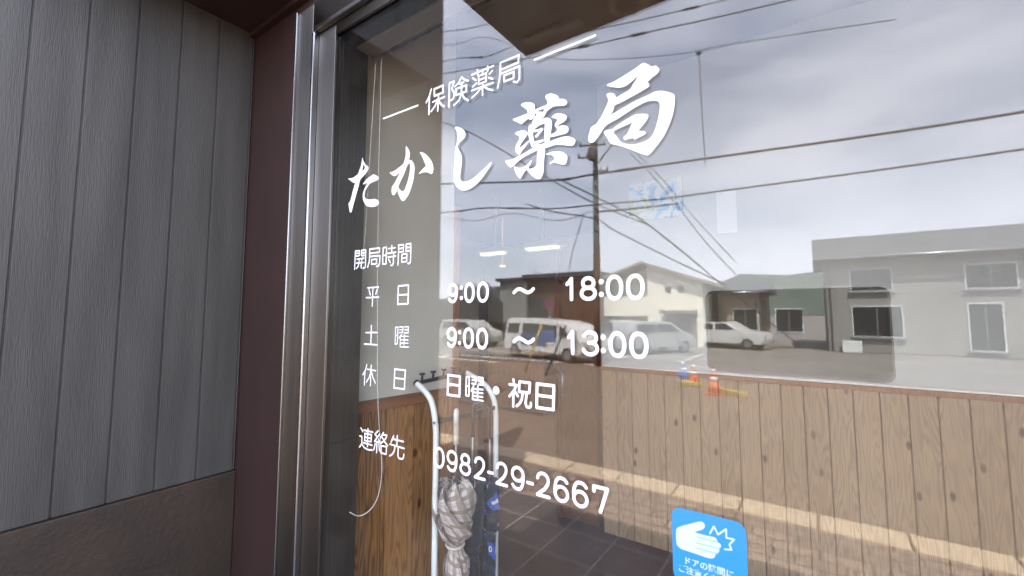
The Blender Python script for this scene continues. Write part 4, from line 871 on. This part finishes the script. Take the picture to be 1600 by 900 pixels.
wire("thick lower cable crossing the pole near its middle", [(600,338),(705,331),(760,325),(860,326),(930,320),(1030,311),(1136,297),(1400,262),(1750,210)], PD-.3, .029, (.30,))
wire("short cable reaching right from the pole under the lower cable", [(932,331),(960,329),(990,326),(1060,318)], PD-.25, .034)
wire("topmost wire running up to the right past the canopy corner", [(600,130),(705,113),(820,92),(905,74),(1040,44),(1136,23),(1400,-40)], 9.0, .014, (.5, .62))
wire("second wire from the top with dark splices", [(600,120),(705,93),(760,88),(820,66),(930,46),(1070,15),(1200,-18)], 9.6, .012, (.27, .31, .85))
wire("third wire from the top, faint above the large name", [(600,78),(705,70),(760,58),(860,90),(960,92),(1070,83),(1136,70),(1400,30)], 12, .010)
wire("thin wire just under the top wire at the left", [(600,55),(705,48),(760,38),(820,22),(900,0)], 9.5, .012)
wire("fine wire falling to the right from the upper cable past the picture", [(870,278),(930,307),(975,330),(1000,342),(1060,388),(1137,452),(1250,540)], [PD-.3]*5+[20, 24], .03, (.4,))
wire("fine wire falling from the pole foot of the lower cable to the gable", [(820,318),(860,330),(930,342),(960,360),(1060,410),(1137,446)], PD-.3, .026)
wire("faint wire falling left to right through the large name", [(690,190),(750,215),(860,280),(930,318),(1010,350)], PD+2, .030)
wire("pair of service wires running down to the right over the picture", [(985,240),(1020,275),(1065,330),(1100,375),(1150,430)], 18, .022)
wire("second service wire just right of the pair over the picture", [(995,240),(1035,280),(1085,340),(1150,410)], 18, .020)
wire("faint horizontal wire near the faraway roofs on the left", [(700,340),(745,345),(800,333),(870,345),(930,328)], 22, .022)
wire("thin guy wire leaning from the lower cable down to the left", [(912,335),(900,375),(893,400),(888,430)], 20, .02)
dw = MB().tube([mir(1092, 80, 12), mir(1096, 160, 12), mir(1102, 260, 12)], .012, 6).lathe([(.01,-.12),(.08,0),(.02,.03)], mir(1092, 82, 12), 8)
tag(dw.build("drop_wire", M_wire), "thin vertical drop wire hanging from a small dark bracket", "wire")

# ---- cones, barrier, signs
def cone(label, px, pyb, pyt, ca_, cb_):
    b = mirz(px, pyb, RZ); top = mir(px, pyt, -b.y).z; H = top - RZ
    t = thing("traffic_cone", label, "traffic cone", b, 0, "traffic cones at the roadside")
    part(MB().box((b.x-.19, b.y-.19, RZ+.002), (b.x+.19, b.y+.19, RZ+.035)), "base", ca_, t, .01)
    r = lambda f: .155*(1-f) + .025*f
    for i, (f0, f1, m_) in enumerate(((.0, .42, ca_), (.42, .60, cb_), (.60, .74, ca_), (.74, .90, cb_), (.90, 1.0, ca_))):
        part(MB().lathe([(r(f0), .035+(H-.035)*f0), (r(f1), .035+(H-.035)*f1 - (0 if f1 == 1 else .001))], (b.x, b.y, RZ), 20), "band", m_, t)
M_or = mat("cone_orange", (.55, .10, .02), .5); M_bl = mat("cone_blue", (.05, .18, .45), .5); M_wh = mat("cone_white", (.65, .65, .62), .5)
cone("blue and white traffic cone, leftmost of the three", 1068, 594, 562, M_bl, M_wh)
cone("orange and white traffic cone in the middle of the three", 1084, 602, 566, M_or, M_wh)
cone("largest orange and white traffic cone, rightmost of the three", 1116, 616, 571, M_or, M_wh)
for i, (a, b) in enumerate((((1062, 600), (1095, 606)), ((1122, 613), (1165, 622)))):
    p0 = mirz(*a, RZ); p1 = mirz(*b, RZ); d = p1 - p0
    tag(MB().box((0, -.08, .003), (d.length, .08, .12), Matrix.Translation(p0) @ Matrix.Rotation(math.atan2(d.y, d.x), 4, 'Z')).build("parking_block", mat("block_yellow", (.38, .30, .06), .7, noise=.2, nscale=9), bevel=.02),
        ["yellow parking block between the blue and the orange cones", "yellow parking block right of the largest cone"][i], "parking block", "yellow parking blocks")
bf = mirz(820, 581, RZ); bt = mir(846, 508, -bf.y + .5)
br_ = thing("folding_sign", "blue folding sign board on slanted yellow legs at the roadside", "sign", bf)
part(MB().tube([bf, bt], .035, 8), "leg", mat("leg_yellow", (.42, .27, .07), .5), br_)
part(MB().tube([bf + Vector((1.0, .4, 0)), bt + Vector((.9, 0, 0))], .03, 8), "leg", M_black, br_)
a = mir(843, 534, -bf.y+.45); b = mir(868, 516, -bf.y+.45)
part(MB().box((a.x, a.y, a.z), (b.x, a.y+.03, b.z)), "board", mat("board_blue", (.05, .09, .25), .5), br_)
a = mir(858, 476, 16)
sg = thing("road_sign", "round red ringed road sign in front of the boxy house", "sign", (a.x, a.y, RZ))
part(MB().tube([(a.x, a.y-.05, RZ), (a.x, a.y-.05, a.z+.2)], .03, 8), "post", M_rim, sg)
part(MB().disc((a.x, a.y, a.z), .24, (0,1,0), .02, 28), "disc", mat("sign_navy", (.03, .03, .10), .5), sg)
N = 28; rg = MB(); rg.add([(a.x + r_*math.cos(2*math.pi*k/N), a.y+.012, a.z + r_*math.sin(2*math.pi*k/N)) for r_ in (.245, .18) for k in range(N)], [(k, (k+1) % N, N+(k+1) % N, N+k) for k in range(N)])
rg.box((-.20, .011, -.025), (.20, .014, .025), Matrix.Translation(a) @ Matrix.Rotation(R(60), 4, 'Y'))
part(rg, "red_ring", mat("sign_red", (.30, .02, .04), .5), sg)
